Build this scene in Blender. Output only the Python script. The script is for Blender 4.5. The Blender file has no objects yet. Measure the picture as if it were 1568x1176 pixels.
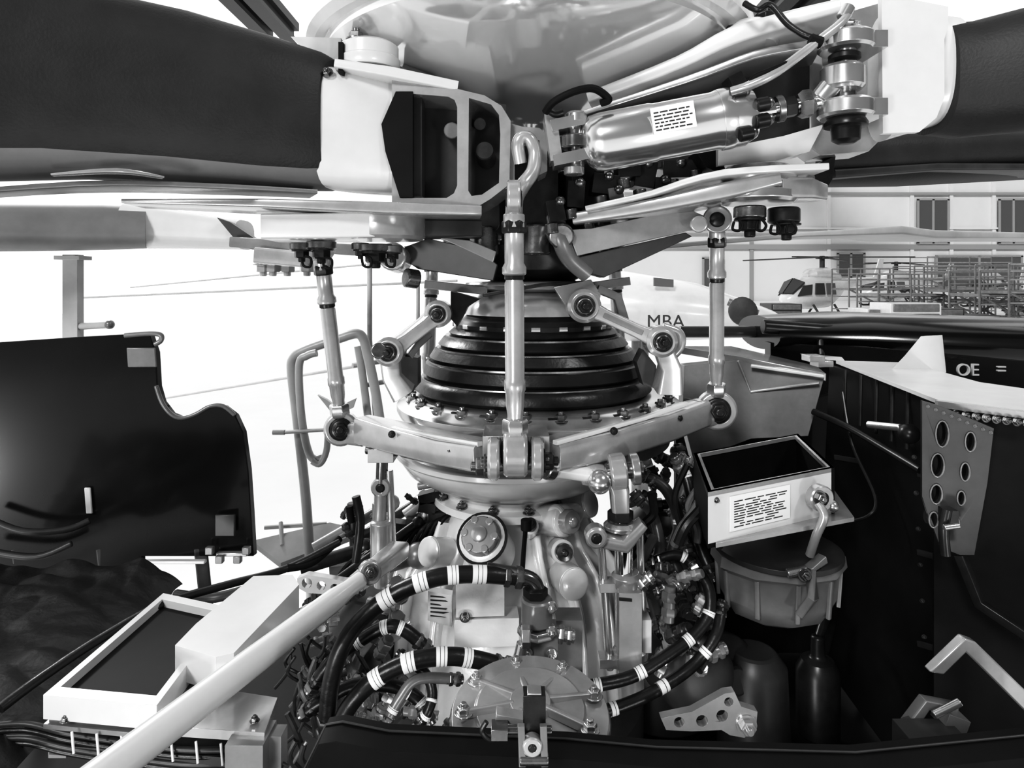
import bpy, math, random
from mathutils import Vector, Matrix, noise
from mathutils.geometry import tessellate_polygon
random.seed(7)
S=0.14          # one build unit = 0.14 m
CAMH=3.6        # eye height (m) above hangar floor (work platform at roof level)
HZ=430.0
scene=bpy.context.scene
V=Vector
# unprojection helper: image pixels (u,v in a 1568x1176 grid) + chosen depth y -> position in build units
def P(u,v,y=0.0):
    k=(10+y)/1000.0
    return V(((u-784)*k,y,(HZ-v)*k))
def PZ(u,v,z):
    y=1000*z/(HZ-v)-10
    return P(u,v,y)
def px(n,y=0.0): return n*(10+y)/1000.0
FLOOR=-CAMH/S
APR=-9.5        # raised maintenance apron level

# ---------------- materials
def mat(name,c,rough=0.4,metal=0.0,var=0.0,vscale=8,bump=0.0,bscale=40,coat=0.0,rv=0.0,spec=0.5):
    m=bpy.data.materials.new(name); m.use_nodes=True
    nt=m.node_tree; n=nt.nodes; l=nt.links
    b=n['Principled BSDF']
    b.inputs['Base Color'].default_value=(c,c,c,1)
    b.inputs['Roughness'].default_value=rough
    b.inputs['Metallic'].default_value=metal
    b.inputs['Specular IOR Level'].default_value=spec
    if coat: 
        b.inputs['Coat Weight'].default_value=coat; b.inputs['Coat Roughness'].default_value=0.08
    tc=n.new('ShaderNodeTexCoord')
    if var or rv:
        no=n.new('ShaderNodeTexNoise'); no.inputs['Scale'].default_value=vscale; no.inputs['Detail'].default_value=6
        no.inputs['Roughness'].default_value=0.65
        l.new(tc.outputs['Object'],no.inputs['Vector'])
        if var:
            mr=n.new('ShaderNodeMapRange'); mr.inputs['From Min'].default_value=0.3; mr.inputs['From Max'].default_value=0.7
            mr.inputs['To Min'].default_value=max(0,c-var); mr.inputs['To Max'].default_value=min(1,c+var*0.6)
            l.new(no.outputs['Fac'],mr.inputs['Value']); l.new(mr.outputs[0],b.inputs['Base Color'])
        if rv:
            m2=n.new('ShaderNodeMapRange'); m2.inputs['From Min'].default_value=0.3; m2.inputs['From Max'].default_value=0.7
            m2.inputs['To Min'].default_value=max(0.02,rough-rv); m2.inputs['To Max'].default_value=min(1,rough+rv)
            l.new(no.outputs['Fac'],m2.inputs['Value']); l.new(m2.outputs[0],b.inputs['Roughness'])
    if bump:
        nb=n.new('ShaderNodeTexNoise'); nb.inputs['Scale'].default_value=bscale; nb.inputs['Detail'].default_value=4
        l.new(tc.outputs['Object'],nb.inputs['Vector'])
        bp=n.new('ShaderNodeBump'); bp.inputs['Strength'].default_value=bump; bp.inputs['Distance'].default_value=0.01
        l.new(nb.outputs['Fac'],bp.inputs['Height']); l.new(bp.outputs[0],b.inputs['Normal'])
    return m
M={}
M['white']=mat('white_paint',0.68,0.25,0.05,0.05,10,coat=0.3)
M['lgrey']=mat('light_grey_paint',0.46,0.22,0.45,0.10,10,coat=0.4)
M['grey']=mat('grey_paint',0.22,0.33,0.25,0.06,10)
M['dgrey']=mat('dark_grey_paint',0.045,0.4,0.0,0.02,10)
M['alu']=mat('aluminium',0.62,0.22,0.85,0.08,10,rv=0.05)
M['polish']=mat('polished_aluminium',0.80,0.18,0.9,0.03,5)
M['cast']=mat('cast_housing',0.74,0.25,0.15,0.06,7,bump=0.06,bscale=70,coat=0.5)
M['steel']=mat('steel',0.25,0.26,0.9,0.1,20,rv=0.1)
M['chrome']=mat('chrome',0.85,0.06,1.0)
M['dsteel']=mat('dark_steel',0.035,0.32,0.5,0.02,20)
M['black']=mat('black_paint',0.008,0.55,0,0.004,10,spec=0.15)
M['gloss']=mat('gloss_black',0.012,0.16,0,0.006,3,coat=0.15,spec=0.35)
M['rubber']=mat('black_rubber',0.014,0.34,0,0.006,20,bump=0.1,bscale=60)
M['blade']=mat('blade_black',0.028,0.5,0,0.010,6,bump=0.10,bscale=220,spec=0.4)
M['bladeg']=mat('blade_grey',0.20,0.5,0,0.05,4)
M['dome']=mat('polished_dome',0.85,0.11,0.55,0.03,3,rv=0.04,coat=1.0)
M['label']=mat('label_white',0.85,0.5)
M['ink']=mat('label_ink',0.02,0.6)
M['pipe']=mat('platform_tube',0.42,0.35,0,0.08,6)
M['foil']=mat('insulation_blanket',0.022,0.5,0.0,0.004,10,bump=0.35,bscale=45,spec=0.4)
M['wall']=mat('hangar_wall_paint',0.78,0.7,0,0.04,0.3)
M['wallg']=mat('hangar_wall_grey',0.36,0.7)
M['win']=mat('window_glazing',0.14,0.25)
M['far']=mat('distant_dark',0.05,0.5)
M['floor']=mat('epoxy_floor',0.88,0.35,0,0.04,0.4)

# ---------------- builder
class B:
    def __init__(s,name,bevel=0.0,seg=2):
        s.name=name; s.v=[]; s.f=[]; s.m=[]; s.mats=[]; s.bevel=bevel; s.seg=seg
    def mi(s,k):
        if k not in s.mats: s.mats.append(k)
        return s.mats.index(k)
    def add(s,vs,fs,m):
        o=len(s.v); s.v+=[V(x) for x in vs]
        if callable(m): 
            for i,f in enumerate(fs): s.f.append([o+j for j in f]); s.m.append(s.mi(m(i)))
        else:
            k=s.mi(m)
            for f in fs: s.f.append([o+j for j in f]); s.m.append(k)
    def loft(s,rings,m,cap=True,closed=False):
        n=len(rings[0]); vs=[p for r in rings for p in r]; fs=[]
        R=len(rings)
        for i in range(R if closed else R-1):
            a=i*n; b=((i+1)%R)*n
            for j in range(n):
                fs.append([a+j,a+(j+1)%n,b+(j+1)%n,b+j])
        if cap and not closed:
            fs.append(list(range(n))[::-1]); fs.append([(R-1)*n+j for j in range(n)])
        s.add(vs,fs,m)
    def lathe(s,c,axis,prof,m,n=40,closed=False,a0=0,a1=None):
        axis=V(axis).normalized(); t=V((0,0,1)) if abs(axis.z)<0.9 else V((0,1,0))
        x=axis.cross(t).normalized(); y=axis.cross(x).normalized(); c=V(c)
        rings=[]
        for h,r in prof:
            rings.append([c+axis*h+(x*math.cos(2*math.pi*j/n)+y*math.sin(2*math.pi*j/n))*max(r,0.0005) for j in range(n)])
        s.loft(rings,m,True,closed)
    def cyl(s,p0,p1,r,m,n=20,ch=None,r1=None):
        p0=V(p0);p1=V(p1);L=(p1-p0).length
        if r1 is None: r1=r
        if ch is None: ch=min(r,r1,L)*0.12
        s.lathe(p0,p1-p0,[(0,r-ch),(ch,r),(L-ch,r1),(L,r1-ch)],m,n)
    def tube(s,pts,r,m,n=12,sm=0):
        pts=[V(p) for p in pts]
        rr=list(r) if isinstance(r,(list,tuple)) else [r]*len(pts)
        if sm: pts,rr=spline(pts,rr,sm)
        tang=[]
        for i in range(len(pts)):
            a=pts[max(0,i-1)];b=pts[min(len(pts)-1,i+1)]
            tang.append((b-a).normalized())
        up=V((0,0,1)) if abs(tang[0].z)<0.9 else V((0,1,0))
        x=tang[0].cross(up).normalized(); rings=[]
        for i,p in enumerate(pts):
            t=tang[i]; x=(x-t*x.dot(t)).normalized(); y=t.cross(x)
            rings.append([p+(x*math.cos(2*math.pi*j/n)+y*math.sin(2*math.pi*j/n))*rr[i] for j in range(n)])
        s.loft(rings,m)
    def bar(s,pts,w,h,m,rnd=0.25,up=(0,0,1),sm=0):
        pts=[V(p) for p in pts]
        w=list(w) if isinstance(w,(list,tuple)) else [w]*len(pts)
        h=list(h) if isinstance(h,(list,tuple)) else [h]*len(pts)
        if sm:
            p2,w2=spline(pts,w,sm); _,h2=spline(pts,h,sm); pts,w,h=p2,w2,h2
        up=V(up); rings=[]
        for i,p in enumerate(pts):
            t=(pts[min(len(pts)-1,i+1)]-pts[max(0,i-1)]).normalized()
            x=t.cross(up).normalized(); y=x.cross(t).normalized()
            a=w[i]/2;b=h[i]/2;q=min(a,b)*rnd
            ring=[]
            for cx,cy,st in ((a-q,b-q,0),(-a+q,b-q,90),(-a+q,-b+q,180),(a-q,-b+q,270)):
                for k in range(4):
                    an=math.radians(st+k*30)
                    ring.append(p+x*(cx+q*math.cos(an))+y*(cy+q*math.sin(an)))
            rings.append(ring)
        s.loft(rings,m)
    def plate(s,pts,th,m,holes=()):
        pts=[V(p) for p in pts]; th=V(th)
        loops=[pts]+[[V(p) for p in h] for h in holes]
        allp=[p for l in loops for p in l]; n=len(allp)
        fs=[]
        if holes:
            nrm=th.normalized()
            t=V((0,0,1)) if abs(nrm.z)<0.9 else V((0,1,0))
            ex=nrm.cross(t).normalized(); ey=nrm.cross(ex)
            l2=[[V((p.dot(ex),p.dot(ey),0)) for p in l] for l in loops]
            tri=tessellate_polygon(l2)
            for a in tri: fs.append(list(a)); fs.append([i+n for i in a[::-1]])
        else:
            fs.append(list(range(n))); fs.append([i+n for i in range(n)][::-1])
        o=0
        for l in loops:
            k=len(l)
            for j in range(k): fs.append([o+j,o+(j+1)%k,n+o+(j+1)%k,n+o+j])
            o+=k
        s.add(allp+[p+th for p in allp],fs,m)
    def box(s,c,size,m,rot=(0,0,0)):
        c=V(c); R=Matrix.Rotation(math.radians(rot[2]),3,'Z')@Matrix.Rotation(math.radians(rot[1]),3,'Y')@Matrix.Rotation(math.radians(rot[0]),3,'X')
        vs=[c+R@V((x*size[0]/2,y*size[1]/2,z*size[2]/2)) for x in(-1,1) for y in(-1,1) for z in(-1,1)]
        s.add(vs,[[0,1,3,2],[4,6,7,5],[0,4,5,1],[2,3,7,6],[0,2,6,4],[1,5,7,3]],m)
    def ball(s,c,r,m,n=20,sc=(1,1,1)):
        c=V(c); k=n//2
        rings=[]
        for i in range(k+1):
            th=math.pi*i/k
            rings.append([c+V((sc[0]*r*max(math.sin(th),.001)*math.cos(2*math.pi*j/n),sc[1]*r*max(math.sin(th),.001)*math.sin(2*math.pi*j/n),sc[2]*r*math.cos(th))) for j in range(n)])
        s.loft(rings,m)
    def eye(s,c,axis,R,r,w,m,core='dsteel',n=28):
        ax=V(axis).normalized(); ch=w*0.12; c=V(c)
        s.lathe(c-ax*w/2,ax,[(0,r),(0,R-ch),(ch,R),(w-ch,R),(w,R-ch),(w,r)],m,n,closed=True)
        if core:
            s.lathe(c-ax*w*0.6,ax,[(0,r*0.7),(w*0.1,r*0.98),(w*1.1,r*0.98),(w*1.2,r*0.7)],core,n)
    def bolt(s,c,axis,r,m='steel',h=None,stub=True):
        ax=V(axis).normalized(); c=V(c); h=h or r*0.9
        s.lathe(c,ax,[(0,r*1.35),(r*0.2,r*1.35)],m,16)
        s.lathe(c+ax*r*0.2,ax,[(0,r),(h*0.85,r),(h,r*0.85)],m,6)
        if stub: s.lathe(c+ax*(r*0.2+h),ax,[(0,r*0.5),(r*0.45,r*0.5),(r*0.55,r*0.4)],m,10)
    def done(s,smooth=38,parent=None):
        me=bpy.data.meshes.new(s.name)
        c=sum(s.v,V((0,0,0)))/len(s.v)
        me.from_pydata([((p-c)*S)[:] for p in s.v],[],s.f)
        for k in s.mats: me.materials.append(M[k])
        me.polygons.foreach_set('material_index',s.m)
        me.polygons.foreach_set('use_smooth',[True]*len(s.f))
        me.update(); me.validate()
        import bmesh
        bm=bmesh.new(); bm.from_mesh(me); bmesh.ops.recalc_face_normals(bm,faces=bm.faces); bm.to_mesh(me); bm.free()
        me.set_sharp_from_angle(angle=math.radians(smooth))
        o=bpy.data.objects.new(s.name,me); scene.collection.objects.link(o)
        o.location=c*S+V((0,0,CAMH))
        if s.bevel:
            bv=o.modifiers.new('bevel','BEVEL'); bv.width=s.bevel*S; bv.segments=s.seg; bv.limit_method='ANGLE'; bv.angle_limit=math.radians(40); bv.harden_normals=False
        if parent:
            o.parent=parent; o.matrix_parent_inverse=Matrix.Translation(-parent.location)
        return o
def spline(pts,rr,sm):
    P0=[pts[0]]+pts+[pts[-1]]; R0=[rr[0]]+rr+[rr[-1]]; out=[];ro=[]
    for i in range(1,len(P0)-2):
        a,b,c,d=P0[i-1:i+3]
        for k in range(sm):
            t=k/sm
            out.append(0.5*((2*b)+(c-a)*t+(2*a-5*b+4*c-d)*t*t+(3*b-a-3*c+d)*t**3)); ro.append(R0[i]*(1-t)+R0[i+1]*t)
    out.append(pts[-1]); ro.append(rr[-1])
    return out,ro
def circ(u,v,y,r,n=16,ru=None):
    return [P(u+r*math.cos(2*math.pi*i/n),v+(ru or r)*math.sin(2*math.pi*i/n),y) for i in range(n)]
def poly(l,y): return [P(a,b,y) for a,b in l]

AX=0.32  # mast axis x
def hose(b,pts,r,bands=(),m='rubber',sm=10,bl=0.07,bm_='label'):
    b.tube(pts,r,m,12,sm)
    d,_=spline([V(p) for p in pts],[r]*len(pts),24)
    N=len(d)-1
    for t in bands:
        i0=int(max(0,t-bl/2)*N); i1=int(min(1,t+bl/2)*N)
        b.tube(d[i0:i1+1],r*1.07,bm_,14)
        if bm_=='label':
            mid=(i0+i1)//2
            for q in (-2,1):
                if 0<=mid+q<N: b.tube([d[mid+q],d[mid+q].lerp(d[mid+q+1],0.35)],r*1.085,'ink',14)
def fitting(b,p0,p1,r,m='steel'):
    p0=V(p0);p1=V(p1)
    b.cyl(p0,p1,r*0.8,m,14)
    b.lathe(p0.lerp(p1,0.15),p1-p0,[(0,r),(0.02,r*1.12),((p1-p0).length*0.25,r*1.12),((p1-p0).length*0.28,r)],m,6)
    b.lathe(p0.lerp(p1,0.6),p1-p0,[(0,r*.95),(0.02,r*1.05),((p1-p0).length*0.2,r*1.05),((p1-p0).length*0.22,r)],m,6)
def label(b,o,ex,ey,nrm,rows=7,cols=6):
    o=V(o);ex=V(ex);ey=V(ey);nrm=V(nrm).normalized()
    b.plate([o,o+ex,o+ex+ey,o+ey],nrm*0.012,'label')
    for i in range(rows):
        t0=0.1+0.8*i/rows; x=0.06
        while x<0.88:
            w=random.uniform(0.05,0.2)
            if random.random()<0.8:
                x1=min(x+w,0.94); q=o+ey*t0+nrm*0.014
                b.plate([q+ex*x,q+ex*x1,q+ex*x1+ey*0.8*0.42/rows,q+ex*x+ey*0.8*0.42/rows],nrm*0.002,'ink')
            x+=w+0.03

# ================= ROTOR CAP
b=B('rotor_head_cap')
b.lathe((AX-0.08,0,0),(0,0,1),[(1.9,0.75),(2.15,0.8),(2.3,0.9),(2.42,1.1),(2.54,1.4),(2.66,1.75),(2.80,2.15),(2.95,2.55),(3.08,2.85),(3.18,3.0),(3.3,3.02)],'dome',128)
b.lathe((AX-0.08,0,0),(0,0,1),[(3.28,3.0),(3.28,3.14),(3.36,3.24),(3.55,3.25),(4.0,3.0),(4.4,2.3),(4.65,1.2),(4.7,0.01)],'white',96)
b.done()

# ================= HUB
b=B('rotor_hub',0.02)
b.lathe((AX,0,0),(0,0,1),[(-0.05,0.5),(0.0,0.62),(0.15,0.95),(0.5,1.05),(0.7,0.95),(0.8,0.8),(1.5,0.8),(1.6,1.0),(1.85,1.05),(1.9,0.85)],'dsteel',48)
for i in range(15):
    a=2*math.pi*i/15
    p=V((AX+1.02*math.cos(a),1.02*math.sin(a),0.3))
    b.bolt(p+V((0,0,0.35)),(0,0,-1),0.09,'steel')
for a in (198,-18,-90,54,126,-54,-126):
    ar=math.radians(a); d=V((math.cos(ar),math.sin(ar),0))
    b.bar([V((AX,0,1.15))+d*0.6,V((AX,0,1.15))+d*1.25],[0.5,0.6],[1.3,0.95],'dsteel',0.3)
    b.cyl(V((AX,0,0.35))+d*1.2,V((AX,0,0.75))+d*1.2,0.2,'steel',18)
for (u,v,y,w,h) in [(868,235,-1.5,30,26),(880,300,-1.4,26,40),(925,285,-1.3,40,30),(960,262,-1.3,34,24),(985,270,-1.2,30,40),(850,325,-1.5,26,34),(1035,262,-1.1,50,26),(1070,245,-1.1,28,30),(905,330,-1.2,30,22),(940,300,-1.35,22,20),(1010,285,-1.2,24,20)]:
    b.box(P(u,v,y),(px(w,y),0.4,px(h,y)),random.choice(['dsteel','dsteel','grey']),(0,random.uniform(-12,12),0))
    b.cyl(P(u-6,v+h/2,y-.2),P(u-4,v+h/2+16,y-.2),px(10,y),'steel',14)
    b.ball(P(u+8,v-h/2,y-.2),px(8,y),'steel',12)
hub=b.done()

b=B('droop_stop_arm',0.02)
b.plate([P(868,352,-1.6),P(884,392,-1.6),P(1060,352,-1.3),P(1078,330,-1.3),P(1050,318,-1.3),P(905,350,-1.6)],(0,0.5,0),'lgrey')
b.plate([P(884,394,-1.55),P(1050,356,-1.25),P(1060,362,-1.2),P(925,425,-1.4),P(900,418,-1.5)],(0,0.45,0),'dgrey')
b.cyl(P(860,362,-1.7),P(852,352,-1.2),px(20,-1.6),'steel',20)
b.tube([P(850,330,-1.5),P(858,365,-1.6),P(872,395,-1.5),P(900,420,-1.4)],px(14,-1.5),'grey',12,6)
b.cyl(P(1070,343,-1.6),P(1070,343,-1.2),px(13,-1.3),'lgrey',20)
b.done()
b=B('droop_stop_arm',0.02)
b.plate([P(655,365,-1.3),P(735,383,-1.3),P(762,405,-1.3),P(755,430,-1.3),P(640,412,-1.1),P(600,385,-1.0)],(0,0.5,0),'dgrey')
b.plate([P(665,362,-1.35),P(700,376,-1.35),P(755,402,-1.35),P(760,385,-1.35),P(720,368,-1.35)],(0,0.3,0),'lgrey')
b.cyl(P(600,392,-1.3),P(612,398,-0.9),px(22,-1.2),'lgrey',20)
b.cyl(P(620,425,-1.2),P(640,428,-1.1),px(15,-1.2),'steel',14)
b.done()

# ================= BLADES
def section(c,hh,ht,tdir,n=28,pw=0.85,zt=0.0):
    r=[]
    for i in range(n):
        a=2*math.pi*i/n
        cz=math.sin(a); cy=math.cos(a)
        z=abs(cz)**pw*math.copysign(1,cz)*hh; q=abs(cy)**pw*math.copysign(1,cy)*ht
        r.append(V(c)+V((0,0,1))*z+V(tdir)*(q+zt*z))
    return r
def blade(name,secs,td,topm='blade',botm='bladeg',n=40,zt=0.0,cut=0.72):
    b=B(name)
    rings=[section(c,hh,ht,td,n,0.8,zt) for c,hh,ht in secs]
    def mf(i):
        if i>=(len(rings)-1)*n: return topm
        j=i%n; a=2*math.pi*(j+.5)/n
        return botm if math.sin(a)<-cut else topm
    b.loft(rings,mf)
    return b
td=V((0.25,0.97,0)).normalized()
b=blade('rotor_blade',[(P(-260,95,-4.2),px(205,-4.2)*0.92,0.42),(P(-60,113,-3.5),px(165,-3.5),0.5),(P(120,128,-3.0),px(146,-3.0),0.56),(P(300,152,-2.5),px(130,-2.5),0.6),(P(430,176,-2.15),px(115,-2.15),0.6),(P(500,188,-1.98),px(104,-1.98),0.56),(P(520,192,-1.93),px(96,-1.93),0.5)],td,'blade','bladeg')
b.bar([P(-250,315,-4.3),P(120,287,-3.2),P(330,290,-2.6),P(480,297,-2.1)],[0.5,0.6,0.6,0.5],[0.04,0.06,0.06,0.05],'grey',0.5,sm=5)
b.bar([P(80,268,-3.55),P(180,262,-3.35),P(250,272,-3.1)],[0.1,0.14,0.1],[0.02,0.05,0.02],'lgrey',0.5,sm=5)
def ring2(c,hh,ht): return section(c,hh,ht,td,28,0.55)
b.loft([ring2(P(512,199,-1.93),px(93,-1.95),0.46),ring2(P(545,205,-1.87),px(91,-1.9),0.46),ring2(P(625,217,-1.7),px(84,-1.7),0.44)],'white')
b.bolt(P(502,112,-2.3),(-0.2,-1,0.4),0.05,'steel')
b.done()

# front-left yoke
b=B('blade_yoke',0.035)
y=-2.2
b.plate(poly([(606,140),(584,190),(590,232),(612,302),(632,302),(632,140)],y-0.02),(0,0.1,0),'black')
outer=[(600,122),(700,136),(742,146),(768,162),(782,185),(780,282),(752,304),(716,326),(600,323)]
h1=[(612,142),(686,148),(696,153),(700,164),(700,284),(695,296),(684,303),(612,303)]
h2=[(718,150),(752,160),(764,176),(766,206),(764,280),(738,298),(722,300),(717,292)]
b.plate(poly(outer,y),(0.05,0.75,0),'lgrey',[poly(h1,y),poly(h2,y)])
b.plate(poly([(600,130),(775,160),(775,300),(600,312)],y+0.62),(0,0.15,0),'dgrey')
b.plate(poly([(632,145),(646,150),(646,300),(632,300)],y+0.15),(0,0.3,0),'dgrey')
b.cyl(P(692,200,y+.6),P(692,200,y+0.25),0.10,'grey'); b.cyl(P(745,245,y+.6),P(742,230,y+0.2),0.12,'dsteel'); b.cyl(P(735,190,y+.6),P(735,190,y+0.2),0.08,'dsteel')
# inner lug
b.plate(poly([(772,186),(800,194),(826,196),(838,206),(838,262),(826,268),(826,215),(800,206),(788,206),(788,282),(774,290)],y+0.1),(0,0.5,0),'lgrey')
b.tube([P(797,250,-2.3),P(793,222,-2.35),P(800,210,-2.35),P(812,214,-2.35),P(819,235,-2.35),P(816,262,-2.4),P(800,285,-2.5),P(789,305,-2.7),P(787,335,-2.85)],[px(10,-2.3)]*5+[px(11,-2.4),px(12,-2.5),px(13,-2.7),px(14,-2.8)],'lgrey',16,8)
# straps up / down
b.bar([P(518,106,-2.1),P(600,120,-2.05),P(700,140,-1.95)],[0.5,0.55,0.5],[0.10,0.13,0.12],'white',0.4)
b.plate([P(610,100,-1.7),P(625,95,-1.3),P(700,132,-1.1),P(765,160,-1.0),P(740,150,-1.8),P(690,136,-1.9)],(0,0,-0.1),'lgrey')
b.bar([P(205,312,-2.2),P(420,318,-2.05),P(600,326,-1.9),P(735,328,-1.8)],[0.6,1.0,1.2,0.9],[0.05,0.10,0.14,0.12],'lgrey',0.4)
b.lathe(P(566,108,-2.0),(0,0,1),[(0,0.34),(0.04,0.37),(0.12,0.37),(0.14,0.35),(0.16,0.35),(0.28,0.35),(0.32,0.29)],'white',40)
b.plate([P(445,56,-2.2),P(522,58,-1.9),P(522,104,-1.9),P(498,104,-2.2)],(0,0.5,0),'white')
b.bolt(P(545,62,-2.0),(0,0,1),0.09,'steel'); b.bolt(P(562,56,-1.8),(0,0,1),0.07,'dsteel')
b.plate([P(518,64,-2.3),P(525,64,-2.3),P(525,114,-2.3),P(518,112,-2.3)],(0,0.4,0),'black')
# lower lug disc
b.bar([P(414,350,-1.9),P(520,350,-1.85),P(600,348,-1.8)],[0.75,0.95,0.95],[0.30,0.30,0.30],'white',0.2)
b.lathe(P(590,368,-1.8),(0,0,1),[(0,0.46),(0.04,0.5),(0.26,0.5),(0.32,0.46)],'lgrey',40)
b.bar([P(640,352,-1.5),P(735,352,-1.4)],[0.6,0.6],[0.22,0.2],'dgrey',0.2)  # dark bar put in as the shadow beneath the lower strap
for u,v,r in ((462,380,.12),(492,378,.15),(575,382,.17),(552,380,.09),(601,384,.1)):
    b.cyl(P(u,v-8,-1.9),P(u,v+3,-1.9),px(r*170,-1.9)*0.9,'steel',20)
    b.bolt(P(u,v+3,-1.9),(0,0,-1),r*0.75,'dsteel')
for u,v in ((468,398),(500,400),(560,398),(596,398)):
    b.tube([P(u,v-6,-2.05),P(u+8,v-2,-2.1),P(u+7,v+10,-2.1),P(u-3,v+9,-2.1),P(u-6,v-2,-2.05)],0.016,'black',8,6)
b.done()

# rear-left blade
b=blade('rotor_blade',[(P(-420,345,0.3),0.42,1.2),(P(-150,347,1.4),0.46,1.0),(P(60,346,2.3),0.48,0.8),(P(160,346,2.8),0.48,0.7),(P(225,347,3.0),0.44,0.6)],V((-0.45,0.9,0.0)),'bladeg','bladeg',zt=0.4)
b.loft([section(P(205,346,2.95),0.45,0.55,V((0,1,0)),28,0.7),section(P(280,352,3.2),0.38,0.5,V((0,1,0)),28,0.7),section(P(375,360,3.4),0.3,0.5,V((0,1,0)),28,0.7)],'white')
b.plate(poly([(332,333),(352,340),(400,372),(386,382),(366,374)],2.6),(0,0.2,0),'dgrey')
b.bar([P(375,372,2.8),P(560,384,1.8),P(660,388,1.2)],[0.8,0.9,0.7],[0.2,0.2,0.2],'grey',0.3)
b.bar([P(410,392,2.4),P(480,398,2.2)],[0.9,0.9],[0.3,0.3],'lgrey',0.3)
for u in (403,418,440,470): b.bolt(P(u,404,2.2),(0,0,-1),0.14,'lgrey')
b.done()

# ================= RIGHT ARM
b=B('blade_yoke',0.03)
b.bar([P(905,160,-1.2),P(1040,112,-1.5),P(1120,75,-1.7),P(1200,50,-1.9),P(1290,26,-2.2)],[0.7,0.9,1.0,0.9,0.8],[0.14,0.17,0.22,0.2,0.16],'white',0.4,sm=4)
b.bar([P(900,180,-1.3),P(1050,135,-1.7),P(1150,100,-1.9),P(1250,80,-2.1)],[0.5,0.7,0.8,0.7],[0.07,0.09,0.1,0.1],'alu',0.4,sm=4)
b.plate(poly([(915,186),(1050,142),(1150,108),(1240,95),(1240,200),(1100,230),(1000,260),(930,250)],-1.2),(0,0.15,0),'dgrey')
b.lathe(P(1150,72,-1.8),(0,0,1),[(0,0.3),(0.03,0.33),(0.2,0.33),(0.24,0.28),(0.3,0.2)],'white',32)
b.bolt(P(1120,66,-1.85),(0,0,1),0.13,'dsteel'); b.bolt(P(1175,38,-1.8),(0,0,1),0.13,'dsteel')
b.bar([P(880,338,-1.3),P(1000,320,-1.5),P(1100,300,-1.7),P(1180,280,-1.8)],[0.7,0.9,1.0,1.0],[0.15,0.17,0.2,0.18],'lgrey',0.4,sm=4)
b.bar([P(900,322,-1.55),P(1000,300,-1.75),P(1100,272,-1.95),P(1250,262,-2.0)],[0.5,0.6,0.8,0.7],[0.06,0.07,0.08,0.08],'white',0.4,sm=4)
b.lathe(P(1160,312,-1.8),(0,0,1),[(0,0.43),(0.04,0.47),(0.14,0.47),(0.16,0.42),(0.22,0.42),(0.24,0.46),(0.36,0.46),(0.39,0.43),(0.46,0.38)],'alu',44)
b.bar([P(1165,293,-1.8),P(1215,293,-1.7),P(1255,296,-1.6)],[0.9,0.75,0.3],[0.26,0.25,0.2],'lgrey',0.3)
b.cyl(P(1148,316,-1.9),P(1148,335,-1.9),px(30,-1.9)*0.8,'steel'); b.bolt(P(1148,335,-1.9),(0,0,-1),0.14,'dsteel')
b.cyl(P(1200,318,-1.8),P(1200,342,-1.8),px(24,-1.8),'dsteel'); b.bolt(P(1204,342,-1.8),(0,0,-1),0.13,'dsteel')
for u,v in ((1130,345),(1166,345),(1188,350),(1212,350)):
    b.tube([P(u,v-10,-2.1),P(u+7,v,-2.15),P(u+2,v+8,-2.15),P(u-8,v+6,-2.1),P(u-6,v-6,-2.1)],0.018,'black',8,6)
b.plate(poly([(1258,40),(1300,18),(1362,0),(1366,30),(1362,200),(1330,232),(1258,238),(1240,225),(1260,190)],-1.5),(0,0.5,0),'lgrey')
b.plate(poly([(1100,228),(1200,208),(1262,190),(1240,232),(1188,246),(1100,254)],-1.7),(0,0.4,0),'white')
b.plate(poly([(1066,232),(1100,230),(1112,262),(1095,262),(1080,255)],-1.6),(0,0.4,0),'black')
b.plate(poly([(1245,255),(1280,238),(1275,275),(1255,305)],-1.3),(0,0.3,0),'dsteel')
b.done()

b=blade('rotor_blade',[(P(1352,118,-1.85),px(98,-1.85),0.42),(P(1420,112,-1.9),px(84,-1.9),0.45),(P(1450,110,-1.95),px(78,-1.95),0.45)],V((0,1,0)),'white','white')
b.loft([section(P(1428,124,-1.93),px(80,-1.93),0.5,V((0,1,0)),28,0.7),section(P(1470,125,-2.0),px(84,-2.0),0.55,V((0,1,0)),28,0.7),section(P(1568,108,-2.3),px(92,-2.3),0.6,V((0,1,0)),28,0.7),section(P(1900,60,-3.2),px(115,-3.2),0.6,V((0,1,0)),28,0.7)],'blade')
b.plate(poly([(1350,-10),(1452,10),(1452,40),(1446,60),(1446,150),(1434,180),(1408,202),(1352,204)],-2.5),(0,0.08,0),'white')
b.done()
b=blade('rotor_blade',[(P(1240,248,1.2),0.42,0.7),(P(1380,245,1.8),0.45,0.9),(P(1600,238,2.8),0.42,1.1),(P(2100,225,5),0.3,1.3)],V((0.3,0.95,0)),'blade','blade')
b.bar([P(1250,272,1.0),P(1400,262,1.5),P(1700,262,2.4)],[0.9,1.0,1.0],[0.14,0.12,0.1],'dgrey',0.5)
b.done()
b=B('rotor_blade')
b.bar([P(700,405,3.5),P(1200,362,5),P(1330,356,6),P(1380,362,6.6),P(1568,364,9),P(2000,370,14)],[1,1.4,1.8,1.8,1.8,1.8],[0.10,0.10,0.2,0.2,0.14,0.12],'pipe',0.6)
b.done()

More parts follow.
